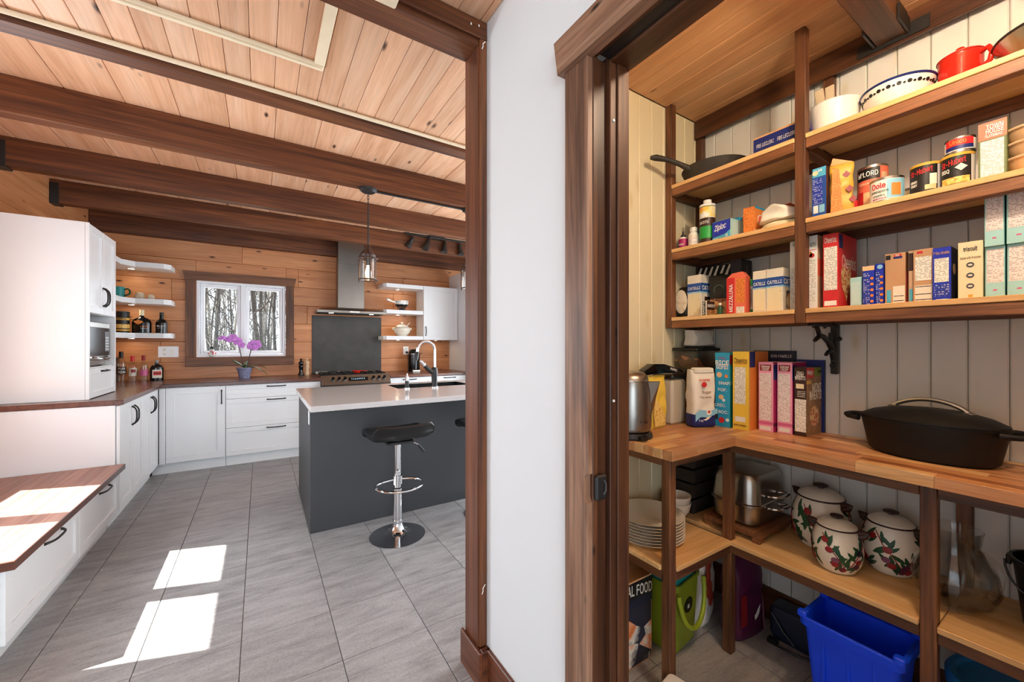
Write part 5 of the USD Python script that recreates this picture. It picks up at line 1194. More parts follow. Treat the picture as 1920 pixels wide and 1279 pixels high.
t.p('rim', tube(arc((0, 0, .096), .1005, 0, 2 * math.pi, 57, v=(0, 1, 0))[:-1], .0042, 8, closed=True), 'enamel_blue', 40)
for k in range(44):
    a = 2 * math.pi * k / 44; r = .0062 if k % 2 == 0 else .0036
    z = .074 if k % 2 == 0 else .072; rr = .0905 + (z - .055) * .28
    n_ = np.array([math.cos(a) * .94, math.sin(a) * .94, -.33]); p_ = np.array([rr * math.cos(a), rr * math.sin(a), z])
    t.p('hole', tube([p_ + n_ * .0006 - n_ * .004, p_ + n_ * .0014], [r, r], 12), 'black', False)
t = T('red_pot', 'bright red enamel pot with a lid and a looped side handle on the top shelf', 'pot', (1.995, .312, S3), -25)
t.p('pot', lathe([(0, 0), (.048, 0), (.052, .006), (.053, .122), (.055, .126), (0, .126)], 44), 'enamel_red', 40)
lp = t.p('lid', lathe([(.056, .1265), (.056, .130), (.042, .139), (.02, .144), (0, .145)], 44), 'enamel_red', 40)
t.p('lid_knob', tube([(0, 0, .142), (0, 0, .150), (0, 0, .154), (0, 0, .161)], [.006, .006, .013, .010], 14), 'enamel_red', up=lp)
for s in (-1,): t.p('handle', tube([(0, s * .050, .112), (0, s * .072, .115), (0, s * .082, .095), (0, s * .076, .070), (0, s * .050, .055)], .0075, 10), 'enamel_red', 40)
t = T('steel_pan', 'brushed steel pan with a dark rim at the right end of the top shelf', 'pan', (1.97, .115, S3))
t.p('pan', lathe([(0, 0), (.07, 0), (.085, .008), (.125, .085), (.121, .086), (.08, .014), (0, .010)], 56), 'steel', 40)
t.p('rim', tube(arc((0, 0, .086), .1235, 0, 2 * math.pi, 57, v=(0, 1, 0))[:-1], .004, 8, closed=True), 'black_metal', 40)
# ================================================================== low shelf and pantry floor
LZ = .5045
def plate(lab, z, c):
    t = T('dinner_plate', lab, 'plate', (c[0], c[1], z), 0, 'dinner plates stacked on the low pantry shelf')
    t.p('plate', lathe([(0, 0), (.090, 0), (.098, .004), (.146, .017), (.150, .0195), (.146, .0205), (.095, .0085), (0, .006)], 56), 'plate', 40)
for k in range(8):
    lab = f"cream dinner plate, {('lowest', 'seventh from the top', 'sixth from the top', 'fifth from the top', 'fourth from the top', 'third from the top', 'second from the top', 'topmost')[k]} of the plate stack on the low shelf"
    t = plate(lab, LZ + .0125 * k, (1.47, 1.165))
for k, w in enumerate(('lower', 'upper')):
    t = T('bowl', f'cream bowl behind the plate stack, {w} of two', 'bowl', (1.755, 1.222, LZ + .034 * k))
    t.p('bowl', lathe([(0, 0), (.032, 0), (.036, .005), (.058, .035), (.067, .075), (.064, .076), (.054, .036), (.033, .012), (0, .009)], 44), 'plate', 40)
for k, (z0, z1, w) in enumerate(((LZ, .655, 'lower'), (.657, .80, 'upper'))):
    t = T('wooden_crate', f'dark wooden crate in the shadowed corner of the low shelf, {w} of two', 'crate', (1.985, 1.255, z0))
    h = z1 - z0
    for a in range(2):
        t.p('slat', B(-.14, .14, -.072, -.06, .004 + a * h * .52, h * .46 + a * h * .52, .002), 'crate_wood', False)
        t.p('slat', B(-.14, .14, .06, .072, .004 + a * h * .52, h * .46 + a * h * .52, .002), 'crate_wood', False)
        t.p('slat', B(-.152, -.1405, -.072, .072, .004 + a * h * .52, h * .46 + a * h * .52, .002), 'crate_wood', False)
    t.p('bottom', B(-.14, .14, -.0595, .0595, 0, .01, .001), 'crate_wood', False); t.p('end', B(.1405, .15, -.072, .072, 0, h, .001), 'crate_wood', False)
t = T('wooden_riser', 'stained wooden riser board under the stainless roasting pans', 'riser', (1.96, .965, LZ))
t.p('board', B(-.165, .165, -.115, .14, .022, .046, .002), 'shelf_rail_x', False)
t.p('foot', B(-.165, -.125, -.113, -.08, 0, .0215, .002), 'shelf_rail_x', False); t.p('foot', B(-.165, -.125, .10, .135, 0, .0215, .002), 'shelf_rail_x', False)
t.p('foot', B(.12, .16, -.113, -.08, 0, .0215, .002), 'shelf_rail_x', False); t.p('foot', B(.12, .16, .10, .135, 0, .0215, .002), 'shelf_rail_x', False)
def rrect(w, d, r, n=6):
    P = []
    for cx, cy, a0 in ((w - r, d - r, 0), (-w + r, d - r, 90), (-w + r, -d + r, 180), (w - r, -d + r, 270)):
        for k in range(n + 1):
            a = math.radians(a0 + 90 * k / n); P.append((cx + r * math.cos(a), cy + r * math.sin(a)))
    return np.array(P)
def rpan(levels):
    """stack of rounded rectangles (half width, half depth, corner radius, z)"""
    V, F = [], []
    for w, d, r, z in levels: P = rrect(w, d, r); V.append(np.c_[P, np.full(len(P), z)])
    n = len(V[0]); m = len(V); V = np.vstack(V)
    for i in range(m - 1):
        for k in range(n):
            a, b, c, e = i * n + k, i * n + (k + 1) % n, (i + 1) * n + (k + 1) % n, (i + 1) * n + k
            F += [(a, b, c), (a, c, e)]
    o = len(V); V = np.vstack([V, V[:n].mean(0), V[-n:].mean(0)])
    for k in range(n): F += [(o, (k + 1) % n, k), (o + 1, (m - 1) * n + k, (m - 1) * n + (k + 1) % n)]
    return trimesh.Trimesh(V, F, process=False)
def panhandle(z):
    return tube([(-.05, -.112, z), (-.05, -.14, z + .006), (-.035, -.158, z + .008), (.035, -.158, z + .008), (.05, -.14, z + .006), (.05, -.112, z)], .0075, 10)
t = T('roasting_pan', 'stainless roasting pan on the wooden riser', 'roasting pan', (1.965, .985, LZ + .0465))
t.p('pan', rpan([(.13, .085, .05, 0), (.145, .10, .05, .01), (.152, .108, .052, .085), (.158, .113, .055, .09), (.158, .113, .055, .093), (.15, .106, .05, .093), (.14, .095, .05, .02)]), 'steel', 40)
t.p('handle', panhandle(.075), 'chrome', 40)
t = T('roaster_cover', 'stainless high roaster cover turned over on top of the roasting pan', 'cover', (1.965, .985, LZ + .1405))
t.p('lid', rpan([(.158, .113, .055, 0), (.158, .113, .055, .004), (.152, .108, .052, .008), (.145, .10, .05, .10), (.132, .09, .05, .128), (.10, .06, .04, .134)]), 'steel', 40)
t.p('handle', panhandle(.035), 'chrome', 40)
# painted stoneware jars
def jar(lab, c, H, R, seed, turn):
    t = T('stoneware_jar', lab, 'jar', c)
    prof = [(0, 0), (.62, 0), (.70, .02), (.93, .18), (1.0, .38), (.97, .56), (.84, .72), (.76, .77), (.80, .795)]
    t.p('body', lathe([(r * R, z * H) for r, z in prof] + [(0, .795 * H)], 56), 'ceramic', 40)
    for s in (0, 1):
        a = turn + s * math.pi; c_, s_ = math.cos(a), math.sin(a)
        t.p('handle', tube([(.84 * R * c_, .84 * R * s_, .70 * H), (1.05 * R * c_, 1.05 * R * s_, .74 * H), (1.14 * R * c_, 1.14 * R * s_, .80 * H), (.98 * R * c_, .98 * R * s_, .785 * H), (.80 * R * c_, .80 * R * s_, .765 * H)], [.013, .011, .008, .010, .010], 10), 'darkbrown', 40)
    t.p('rim_band', lathe([(.79 * R, .78 * H), (.82 * R, .785 * H), (.82 * R, .802 * H), (.79 * R, .806 * H)], 48), 'darkbrown', 40)
    lp = t.p('lid', lathe([(.78 * R, .807 * H), (.76 * R, .83 * H), (.50 * R, .90 * H), (.16 * R, .93 * H), (0, .93 * H)], 48), 'ceramic', 40)
    t.p('lid_knob', lathe([(.10 * R, .931 * H), (.12 * R, .945 * H), (.27 * R, .965 * H), (.27 * R, .985 * H), (.18 * R, 1.0 * H), (0, 1.0 * H)], 28), 'darkbrown', 40, up=lp)
    # the painted decoration: branches, leaves and olives lying on the glaze
    zz = np.array([z for _, z in prof]); rr = np.array([r for r, _ in prof])
    def on(a, z, k=.0008):
        z = float(np.clip(z, .03, .76)); i = int(np.clip(np.searchsorted(zz, z) - 1, 1, len(zz) - 2)); f = (z - zz[i]) / (zz[i + 1] - zz[i] + 1e-9)
        r = (rr[i] + f * (rr[i + 1] - rr[i])) * R
        slope = (rr[i + 1] - rr[i]) * R / ((zz[i + 1] - zz[i] + 1e-9) * H)
        n = np.array([math.cos(a), math.sin(a), -slope]); n /= np.linalg.norm(n)
        return np.array([r * math.cos(a), r * math.sin(a), z * H]) + n * k, n
    g = random.Random(seed)
    def blob(a, z, la, lz, tilt, mat, name, k):
        p, n = on(a, z, k); u = np.array([-math.sin(a), math.cos(a), 0]); v = np.cross(n, u)
        ct, st = math.cos(tilt), math.sin(tilt); P = []
        q = [(1, 0), (.7, .55), (.2, .95), (-.3, .9), (-.75, .5), (-1, 0), (-.75, -.5), (-.3, -.9), (.2, -.95), (.7, -.55)] if name == 'painted_leaf' else [(math.cos(x), math.sin(x)) for x in np.arange(12) * math.pi / 6]
        vs = []
        for x, y in q:
            X, Y = x * la * ct - y * lz * st, x * la * st + y * lz * ct
            pp, nn = on(a + X / R, z + Y / H, k); vs.append(pp)
        vs.append(on(a, z, k + .0012)[0]); m = len(q)
        t.p(name, trimesh.Trimesh(vs, [(i, (i + 1) % m, m) for i in range(m)], process=False), mat, True)
    for br, a0 in enumerate((math.pi + .15, math.pi + 1.25, math.pi - 1.1)):
        sgn = 1 if br % 2 == 0 else -1
        pts = [on(a0 + sgn * (-.5 + .16 * k), .70 - .085 * k + .012 * math.sin(k * 2), .0012)[0] for k in range(7)]
        t.p('painted_branch', tube(pts, .0016, 5), 'darkred')
        for k in range(7):
            z = .66 - .08 * k; a = a0 + sgn * (-.45 + .15 * k) + g.uniform(-.06, .06)
            blob(a + g.choice((-1, 1)) * .20, z + g.uniform(-.03, .05), .027 * R / .09, .0078 * R / .09, g.uniform(.3, 2.6), 'darkgreen', 'painted_leaf', .001)
            blob(a - g.choice((-1, 1)) * .28, z - .03, .022 * R / .09, .0068 * R / .09, g.uniform(.3, 2.6), 'darkgreen', 'painted_leaf', .001)
            if k % 2 == 0 or k == 5:
                blob(a + g.uniform(-.25, .25), z - .05, .0145 * R / .09, .0125 * R / .09, 0, ('darkred', 'purple', 'darkred', 'navy', 'mauve')[(k + br) % 5], 'painted_olive', .0016)
    return t
jar('large cream stoneware jar painted with olive branches, standing at the back beside the pans', (2.022, .716, LZ), .262, .102, 3, math.radians(75))
jar('smallest cream stoneware jar painted with olives, at the front edge of the low shelf', (1.865, .608, LZ), .205, .079, 8, math.radians(-85))
jar('medium cream stoneware jar painted with olives, half hidden behind the shelf post', (2.02, .492, LZ), .228, .086, 14, math.radians(80))
t = T('glass_pitcher', 'round clear glass pitcher with an ear handle behind the shelf post', 'pitcher', (1.930, .315, LZ))
t.p('vessel', lathe([(0, 0), (.062, 0), (.092, .03), (.104, .08), (.094, .13), (.068, .175), (.058, .205), (.062, .24), (.066, .255), (.063, .256), (.058, .24), (.054, .205), (.064, .174), (.089, .129), (.099, .08), (.088, .032), (.06, .006), (0, .006)], 56), 'clear_glass', True)
a = math.radians(-125); c_, s_ = math.cos(a), math.sin(a)
t.p('handle', tube([(r * c_, r * s_, z) for r, z in ((.060, .20), (.085, .205), (.118, .195), (.132, .165), (.125, .13), (.108, .10), (.101, .085))], [.010, .010, .0095, .009, .009, .009, .010], 12), 'clear_glass', True)
t = T('black_bucket', 'black plastic bucket with a bail handle at the right end of the low shelf', 'bucket', (2.0, .115, LZ))
t.p('bucket', lathe([(0, 0), (.068, 0), (.088, .185), (.095, .187), (.095, .20), (.088, .20), (.085, .19), (.064, .006), (0, .006)], 44), 'black_plastic', 40)
t.p('bail', tube(arc((-.03, 0, .185), .10, math.radians(90), math.radians(270), 16, (.35, 0, 1.0), (0, 1, 0)), .003, 6), 'black_metal', 40)
t.p('handle_ear', B(-.015, .015, .088, .10, .165, .195, .003), 'black_plastic', False)

# ---- on the pantry floor
t = T('blue_recycling_bin', 'bright blue plastic recycling bin open at the top under the low shelf', 'recycling bin', (1.80, .525, 0))
def lv(w, d, r, z): return (w, d, r, z)
t.p('bin', rpan([lv(.078, .105, .02, 0), lv(.10, .132, .022, .325), lv(.112, .144, .026, .328), lv(.114, .146, .026, .356), lv(.110, .142, .024, .360), lv(.098, .130, .02, .356), lv(.095, .127, .02, .32), lv(.074, .10, .018, .008)]), 'recycle', 30)
for x, y in ((-.10, .132), (-.10, -.132), (.10, -.132), (.10, .132)): t.p('corner_post', rpan([lv(.015, .015, .008, 0)[:3] + (.357,), lv(.015, .015, .008, 0)[:3] + (.372,), lv(.010, .010, .006, 0)[:3] + (.376,)]).apply_translation([x, y, 0]), 'recycle', 30)
for y in (-.07, 0, .07): t.p('rib', B(-.0985, -.090, y - .005, y + .005, .03, .32, .001), 'recycle', False)
t = T('blue_tub', 'blue-lidded white plastic tub on the floor at the right end of the pantry', 'tub', (1.965, .185, 0))
t.p('tub', lathe([(0, 0), (.125, 0), (.142, .25), (0, .25)], 48), 'white', 40)
t.p('lid', lathe([(.143, .2505), (.155, .252), (.157, .285), (.150, .297), (.135, .297), (.128, .285), (0, .285)], 48), 'tub', 40)
t.p('handle', tube(arc((0, 0, .20), .158, math.radians(95), math.radians(265), 18, (1, 0, -.55), (0, 1, 0)), .004, 6), 'white', 40)
t = carton('printed_carton', 'open printed cardboard carton with coloured leaves on the pantry floor at the left', 'carton', 1.175, 1.125, 1.298, 0.0, .36, .265, 'kraft')
fside(t, 'leaf_print', 0.02, .98, .02, .70, 'leafy_print'); fside(t, 'dark_band', 0, 1, .70, .80, 'navy'); fside(t, 'black_band', 0, 1, .80, .995, 'black', 1)
stext(t, 'REAL FOOD', .62, .90, .042, 'offwhite_ink', .75, 2, slope=-.12)
t.p('flap', xf(B(.01, .255, -.075, 0, 0, .004, .001), (0, -t.hw + .002, .361), ax=(1, 0, 0), ang=-.7), 'kraft', False)
t.p('flap', xf(B(0, .085, -.09, .09, 0, .004, .001), (.262, 0, .362), ax=(0, 1, 0), ang=-.5), 'kraft', False)
t = T('green_tote', 'olive green plastic tote with a lime handle hanging down, beside the printed carton', 'tote', (1.60, 1.155, 0), 8)
t.p('tote', rpan([lv(.085, .07, .03, 0), lv(.098, .082, .035, .02), lv(.115, .095, .04, .30), lv(.120, .10, .042, .304), lv(.120, .10, .042, .318), lv(.112, .092, .04, .318), lv(.105, .085, .036, .26), lv(.09, .07, .03, .02)]), 'olive', 30)
t.p('teal_liner', rpan([lv(.10, .08, .034, .24), lv(.104, .084, .036, .318), lv(.10, .08, .04, .385), lv(.085, .03, .02, .40)]), 'teal', 30)
a = np.linspace(0, math.pi, 20)
t.p('handle', tube([(.118 * math.cos(q), -.105 - .022 * math.sin(q), .29 - .17 * math.sin(q)) for q in a], .010, 10), 'lime', 40)
t.p('oval_badge', xf(lathe([(0, 0), (.034, 0), (.034, .002), (0, .002)], 28, sx=1.1, sy=1.0), (.0, -.0905, .20), rot=FACES['-y']), 'black', False)
t.p('badge_mark', xf(B(-.008, .008, -.008, .008, 0, .001, 0), (-.004, -.093, .195), rot=FACES['-y']), 'ltgrey', False)
t = T('white_bag', 'white paper bag with a reddish brown print between the green tote and the corner post', 'bag', (1.84, 1.165, 0), 12)
t.p('bag', pouch(.17, .12, .40, .5, seed=71, puff=1.5, taper=.03), 'white', 40)
for k, (x, z, r) in enumerate(((-.035, .30, .03), (-.045, .24, .034), (-.03, .18, .036), (-.01, .13, .03))): t.p('print_blotch', xf(lathe([(0, 0), (r, 0), (r, .001), (0, .001)], 18, sy=1.2), (x, -.0655, z), rot=FACES['-y']), 'knit_print', False)
t = T('purple_bag', 'dark purple shopping bag behind the corner post', 'bag', (1.925, .995, 0), -8)
t.p('bag', pouch(.19, .115, .43, .75, seed=81, puff=1.2, taper=.04), 'purple', 40)
t.p('side_trim', tube([(.095, -.045, .01), (.088, -.045, .12), (.075, -.036, .25), (.06, -.02, .42)], .004, 6), 'mauve')
t.p('red_gleam_panel', xf(B(-.085, -.045, .08, .22, 0, .001, 0), (0, -.0585, 0), rot=FACES['-y']), 'darkred', False)
t.p('white_emblem', xf(ext([(-.016, -.03), (.0, -.02), (.012, -.005), (.02, .035), (.006, .02), (-.008, .0), (-.02, -.01)], 0, .001), (.025, -.060, .12), rot=FACES['-y']), 'white', False)
t = T('dark_case', 'black soft case standing against the pantry back wall with a loose cable', 'case', (2.062, .79, 0), 3)
t.p('case', rpan([lv(.045, .115, .02, 0), lv(.055, .125, .022, .03), lv(.055, .125, .022, .135), lv(.05, .12, .02, .145), lv(.04, .11, .02, .148)]), 'navy', 30)
t.p('strap', tube([(-.058, .11, .12), (-.065, .06, .06), (-.06, .02, .02)], .005, 6), 'black')
t = T('power_cable', 'black power cable lying on the pantry floor before the dark case', 'cable', (0, 0, 0))
t.p('cable', tube([(1.985, .90, .008), (1.96, .86, .006), (1.965, .80, .006), (1.985, .74, .006), (1.975, .70, .006), (1.99, .685, .006)], .005, 8), 'black')
t.p('plug', B(1.955, 1.985, .86, .90, .0, .022, .003), 'black', False)
t = T('white_step_box', 'small white plastic box on the floor just inside the pantry doorway', 'box', (1.245, .885, 0), 10)
t.p('box', rpan([lv(.075, .04, .015, 0), lv(.08, .045, .016, .085), lv(.086, .05, .018, .088), lv(.086, .05, .018, .108), lv(.08, .044, .016, .112)]), 'white', 30)
# ================================================================== small things in the kitchen
WZ = .9485
SH2, SH3 = 1.8725, 1.4905
def glassbottle(lab, px_, pb, R, prof, mat, cap, capmat, liquid=None, lab_=None, group=None):
    c = at(px_, pb, y=6.05); t = T('liquor_bottle', lab, 'bottle', (c[0], 6.05, WZ), 22)
    t.p('glass', lathe(prof, 28), mat, 40); t.p('cap', lathe(cap, 20), capmat, 40)
    return t
def bprof(R, h, neck, hn): return [(0, 0), (R * .95, 0), (R, .006), (R, h * .62), (R * .9, h * .68), (neck, h * .80), (neck, h * hn), (0, h * hn)]
def facelabel(t, R, w, z0, z1, mat, name='label', k=.001):
    A = np.linspace(-w, w, 9) - math.pi / 2; V = [((R + k) * math.cos(a), (R + k) * math.sin(a), z) for z in (z0, z1) for a in A]
    t.p(name, trimesh.Trimesh(V, [q for i in range(8) for q in ((i, i + 1, 10 + i), (i, 10 + i, 9 + i))], process=False), mat, True)
def btext(t, s, R, z, h, w, mat, k=.0018, **kw):
    t.p('lettering', text(s, h, '-y', (0, -R - k, z), w, bend=R + k, **kw), mat, False)
t = glassbottle('clear vodka bottle with a black label and black cap, leftmost on the counter corner', 227, 714, .042, bprof(.042, .33, .017, .86), 'bottle_glass', [(.019, .262), (.019, .335), (0, .335)], 'black')
facelabel(t, .042, 1.25, .085, .165, 'black'); btext(t, 'PURE', .042, .145, .020, .062, 'white_ink'); btext(t, 'VODKA', .042, .108, .026, .07, 'white_ink')
t = glassbottle('clear liquor bottle with a red cap and pale label on the counter corner', 248.5, 714, .038, bprof(.038, .27, .015, .82), 'bottle_glass', [(.018, .225), (.018, .285), (0, .285)], 'red')
facelabel(t, .038, 1.1, .06, .15, 'offwhite'); btext(t, 'SMIRNOFF', .038, .165, .009, .05, 'red_ink'); facelabel(t, .038, .5, .10, .135, 'darkred', 'label_badge', .0014)
t = glassbottle('clear liquor bottle with a dark red cap and pink label on the counter corner', 269, 714, .045, bprof(.045, .28, .015, .82), 'bottle_glass', [(.017, .232), (.017, .29), (0, .29)], 'darkred')
facelabel(t, .045, .9, .06, .13, 'rose'); t.p('lettering', text('GINGER', .018, '-xv', (-.03, -.036, .10), .09), 'darkred_ink', False)
c = at(294, 713, y=6.05); t = T('liquor_bottle', 'dark flat flask bottle with a white label, rightmost on the counter corner', 'bottle', (c[0], 6.05, WZ), 15)
t.p('glass', lathe([(0, 0), (.057, 0), (.06, .006), (.06, .14), (.045, .17), (.016, .19), (.016, .205), (0, .205)], 28, sy=.6), 'black_gloss', 40)
t.p('cap', lathe([(.018, .2055), (.018, .235), (0, .235)], 18), 'grey'); t.p('label', B(-.042, .042, -.0385, -.0365, .03, .125, 0), 'offwhite', False)
t.p('label_badge', B(-.034, .034, -.0392, -.0386, .062, .105, 0), 'red', False); t.p('lettering', text('AFRICA', .016, '-y', (0, -.0394, .084), .06), 'black_ink', False)
t = T('knife_block_edge', 'thin dark board leaning against the left wall beside the cupboard', 'board', (-1.36, 6.13, WZ)); t.p('board', B(-.012, .012, -.02, .04, 0, .27, .003), 'dark_steel', False)
# left corner shelves
c = at(243, 623, y=6.03)[0]
def shelfx(px_, y): return at(px_, 600, y=y)[0]
t = T('tea_tin', 'round black and gold tin at the left of the lowest corner shelf', 'tin', (shelfx(228, 6.0), 6.0, SH3))
t.p('tin', lathe([(0, 0), (.066, 0), (.066, .215), (.068, .217), (.068, .236), (0, .236)], 32), 'black', 40); 
for z0, z1, m_ in ((.02, .04, 'gold'), (.05, .095, 'snack'), (.14, .165, 'gold')): facelabel(t, .0662, 1.5, z0, z1, m_, 'gold_band')
btext(t, 'MAGENTE', .0665, .153, .016, .10, 'black_ink'); 
t = T('liquor_bottle', 'round-shouldered dark bottle with an orange maple leaf and pale cap on the lowest corner shelf', 'bottle', (shelfx(266, 6.03), 6.03, SH3))
t.p('glass', lathe([(0, 0), (.078, 0), (.083, .008), (.084, .12), (.07, .155), (.03, .178), (.018, .188), (.018, .20), (0, .20)], 32, sy=.62), 'black_gloss', 40)
t.p('cap', lathe([(.021, .2005), (.021, .262), (0, .262)], 18), 'cream', 40)
t.p('maple_leaf', xf(ext([(a * .045, b * .036) for a, b in LEAF], 0, .001), (-.02, -.0535, .12), rot=FACES['-y']), 'orange', False)
t.p('lettering', text('CANADIAN', .012, '-y', (.03, -.0535, .075), .07), 'orange_ink', False); t.p('lettering', text('reserve', .010, '-y', (.03, -.0535, .05), .06, bold=False), 'white_ink', False)
t = T('liquor_bottle', 'slim black bottle at the right end of the lowest corner shelf', 'bottle', (shelfx(303, 6.03), 6.03, SH3))
t.p('glass', lathe([(0, 0), (.050, 0), (.053, .008), (.053, .12), (.045, .145), (.020, .165), (.017, .21), (0, .21)], 28, sy=.8), 'black_gloss', 40); t.p('cap', lathe([(.019, .2105), (.019, .242), (0, .242)], 18), 'black', 40)
t.p('lettering', text('BALVINE', .014, '-y', (0, -.0432, .085), .07), 'ltgrey_ink', False); t.p('lettering', text('porto', .010, '-y', (0, -.0432, .06), .05, bold=False), 'ltgrey_ink', False)
t = T('coffee_mug', 'teal coffee mug with its handle to the right on the middle corner shelf', 'mug', (shelfx(221, 6.0), 6.0, SH2))
t.p('mug', lathe([(0, 0), (.045, 0), (.055, .01), (.058, .11), (.055, .125), (.052, .125), (.052, .012), (0, .008)], 32), 'teal', 40)
t.p('handle', tube([(.055, -.01, .10), (.085, -.015, .108), (.102, -.018, .085), (.098, -.018, .05), (.056, -.01, .028)], .009, 10), 'darkgreen', 40)
for lab, q, R in (('larger round frosted glass on the middle corner shelf', 262, .044), ('smaller round frosted glass on the middle corner shelf', 283, .034)):
    t = T('glass_votive', lab, 'glass', (shelfx(q, 6.0), 6.0, SH2)); t.p('glass', lathe([(0, 0), (R * .6, 0), (R, R * .5), (R * 1.02, R * .9), (R * .8, R * 1.5), (R * .5, R * 1.7), (0, R * 1.72)], 28), 'milky_plastic', 40)
# window sill figure, orchid, mills
t = T('snowman_figurine', 'small snowman ornament with a black hat and red scarf on the window sill', 'figurine', (at(397, 668, y=6.12)[0], 6.165, 1.2065))
t.p('body', cat([ball((0, 0, .035), .036, 2, (1, .7, 1)), ball((0, 0, .082), .024, 2, (1, .8, 1))]), 'white', 40); t.p('hat', cat([lathe([(0, .102), (.030, .102), (.030, .106), (0, .106)], 20), lathe([(.019, .1065), (.018, .130), (0, .130)], 20)]), 'black', 30)
t.p('scarf', cat([lathe([(.020, .062), (.026, .066), (.020, .07)], 20), B(.006, .016, -.03, -.024, .03, .064, .001)]), 'red', 30); t.p('arm', cat([ball((.032, 0, .045), .012), ball((-.032, 0, .045), .012)]), 'salmon', 40, kind='stuff')
ox, oy = float(at(458.5, 712, y=5.87)[0]), 5.87
t = T('potted_orchid', 'pink moth orchid with two flower sprays in a blue and white pot', 'orchid', (ox, oy, WZ))
t.p('pot', lathe([(0, 0), (.055, 0), (.072, .09), (.085, .12), (.090, .125), (.090, .132), (.078, .132), (.07, .10), (0, .10)], 40), 'orchid_pot', 40)
t.p('soil', lathe([(0, .112), (.074, .112), (.074, .116), (0, .118)], 24), 'brown')
def leafm(a, L, w, lift, droop):
    n = 9; V, F = [], []
    for i in range(n):
        q = i / (n - 1); r = q * L; z = .118 + lift * q - droop * q * q; ww = w * math.sin(math.pi * min(.98, q * .86 + .12))
        c, s_ = math.cos(a), math.sin(a)
        for e, up in ((-1, .006), (0, 0), (1, .006)): V.append((c * r - s_ * ww * e, s_ * r + c * ww * e, z + up))
    for i in range(n - 1):
        for k in range(2): a_ = i * 3 + k; F += [(a_, a_ + 3, a_ + 4), (a_, a_ + 4, a_ + 1)]
    m = trimesh.Trimesh(V, F, process=False); m2 = m.copy(); m2.apply_translation([0, 0, -.002]); m2.invert(); return cat([m, m2])
for a, L, w, l, d in ((.2, .23, .022, .16, .17), (2.6, .16, .022, .16, .05), (-.4, .26, .018, .12, .20), (3.5, .12, .02, .12, .03), (-1.6, .15, .02, .12, .08), (1.3, .14, .02, .14, .05)): t.p('leaf', leafm(a, L, w, l, d), 'leaf', 40)
def spray(base, pts, tips, name):
    st = t.p('flower_stem', tube(pts, [.006] + [.0045] * (len(pts) - 1), 8), 'darkbrown')
    for c, r, ang in tips:
        P = []
        for k in range(5):
            a = ang + k * 2 * math.pi / 5; u = np.array([math.cos(a), -.25, math.sin(a)])
            P.append(ball(np.array(c) + u * r * .55, r * .55, 1, (1, .28, 1)))
        t.p('flower', cat(P + [ball(np.array(c) + [0, -.012, 0], r * .28, 1)]), 'petal', 40, up=st)
spray(0, [(-.01, 0, .12), (-.03, 0, .25), (-.055, 0, .38), (-.075, -.01, .45), (-.12, -.02, .485), (-.20, -.03, .49)], [((-.07, -.02, .455), .048, .3), ((-.115, -.02, .495), .046, .9), ((-.03, -.03, .41), .038, 1.5), ((-.16, -.02, .475), .036, .2), ((-.21, -.03, .495), .026, .6), ((-.245, -.03, .485), .020, 0)], 'a')
spray(0, [(.02, 0, .12), (.045, 0, .24), (.065, 0, .34), (.085, -.01, .40), (.11, -.02, .42)], [((.085, -.02, .42), .046, .4), ((.125, -.02, .425), .044, 1.0), ((.06, -.02, .39), .038, .1), ((.11, -.03, .375), .034, .7), ((.15, -.03, .40), .028, .3)], 'b')
for px_, mt, w in ((564.5, 'black_gloss', 'black'), (575.5, 'tan', 'pale wooden')):
    t = T('pepper_mill', f'{w} turned pepper mill left of the range', 'pepper mill', (at(px_, 703, y=6.0)[0], 6.0, WZ))
    t.p('body', lathe([(0, 0), (.033, 0), (.034, .02), (.026, .04), (.022, .075), (.027, .105), (.030, .125), (.022, .14), (0, .14)], 28), mt, 40); t.p('head', lathe([(.024, .1405), (.030, .155), (.028, .18), (.014, .195), (.010, .20), (.015, .212), (.010, .226), (0, .228)], 28), mt, 40)
# right shelves
t = T('fondue_pot', 'white and black patterned fondue pot with a long handle on its stand', 'fondue pot', (at(753, 580, y=5.98)[0], 5.98, 1.8765))
t.p('stand', cat([tube(arc((0, 0, .06), .07, 0, 2 * math.pi, 24, v=(0, 1, 0))[:-1], .005, 6, closed=True), tube(arc((0, 0, .004), .085, 0, 2 * math.pi, 24, v=(0, 1, 0))[:-1], .004, 6, closed=True)] + [tube([(.085 * math.cos(a), .085 * math.sin(a), .004), (.06 * math.cos(a), .06 * math.sin(a), .035), (.07 * math.cos(a), .07 * math.sin(a), .062), (.092 * math.cos(a), .092 * math.sin(a), .085)], .004, 6) for a in (.3, 1.87, 3.44, 5.0)]), 'black_metal')
t.p('burner', lathe([(0, .008), (.035, .008), (.038, .03), (.02, .045), (0, .045)], 20), 'black_metal', 40)
t.p('pot', lathe([(0, .067), (.07, .067), (.095, .08), (.104, .13), (.104, .15), (.098, .15), (.09, .085), (0, .075)], 36), 'enamel_white', 40); t.p('black_base', lathe([(.071, .0665), (.0965, .079), (.0985, .092)], 36), 'black_gloss', 40)
for k in range(12):
    a = 2 * math.pi * k / 12; t.p('painted_mark', ball((.1045 * math.cos(a), .1045 * math.sin(a), .132), .009, 1, (.3, .6, 1)), 'black')
t.p('handle', tube([(-.095, -.02, .12), (-.16, -.03, .135), (-.22, -.04, .155), (-.235, -.042, .158)], [.013, .013, .017, .012], 12), 'enamel_white', 40)
t = T('soup_tureen', 'cream lidded soup tureen with a ladle on the lowest shelf right of the range', 'tureen', (at(754, 630, y=5.98)[0], 5.98, 1.4905))
t.p('bowl', lathe([(0, 0), (.07, 0), (.075, .01), (.115, .06), (.122, .095), (.112, .125), (.10, .13), (0, .13)], 40), 'ceramic', 40)
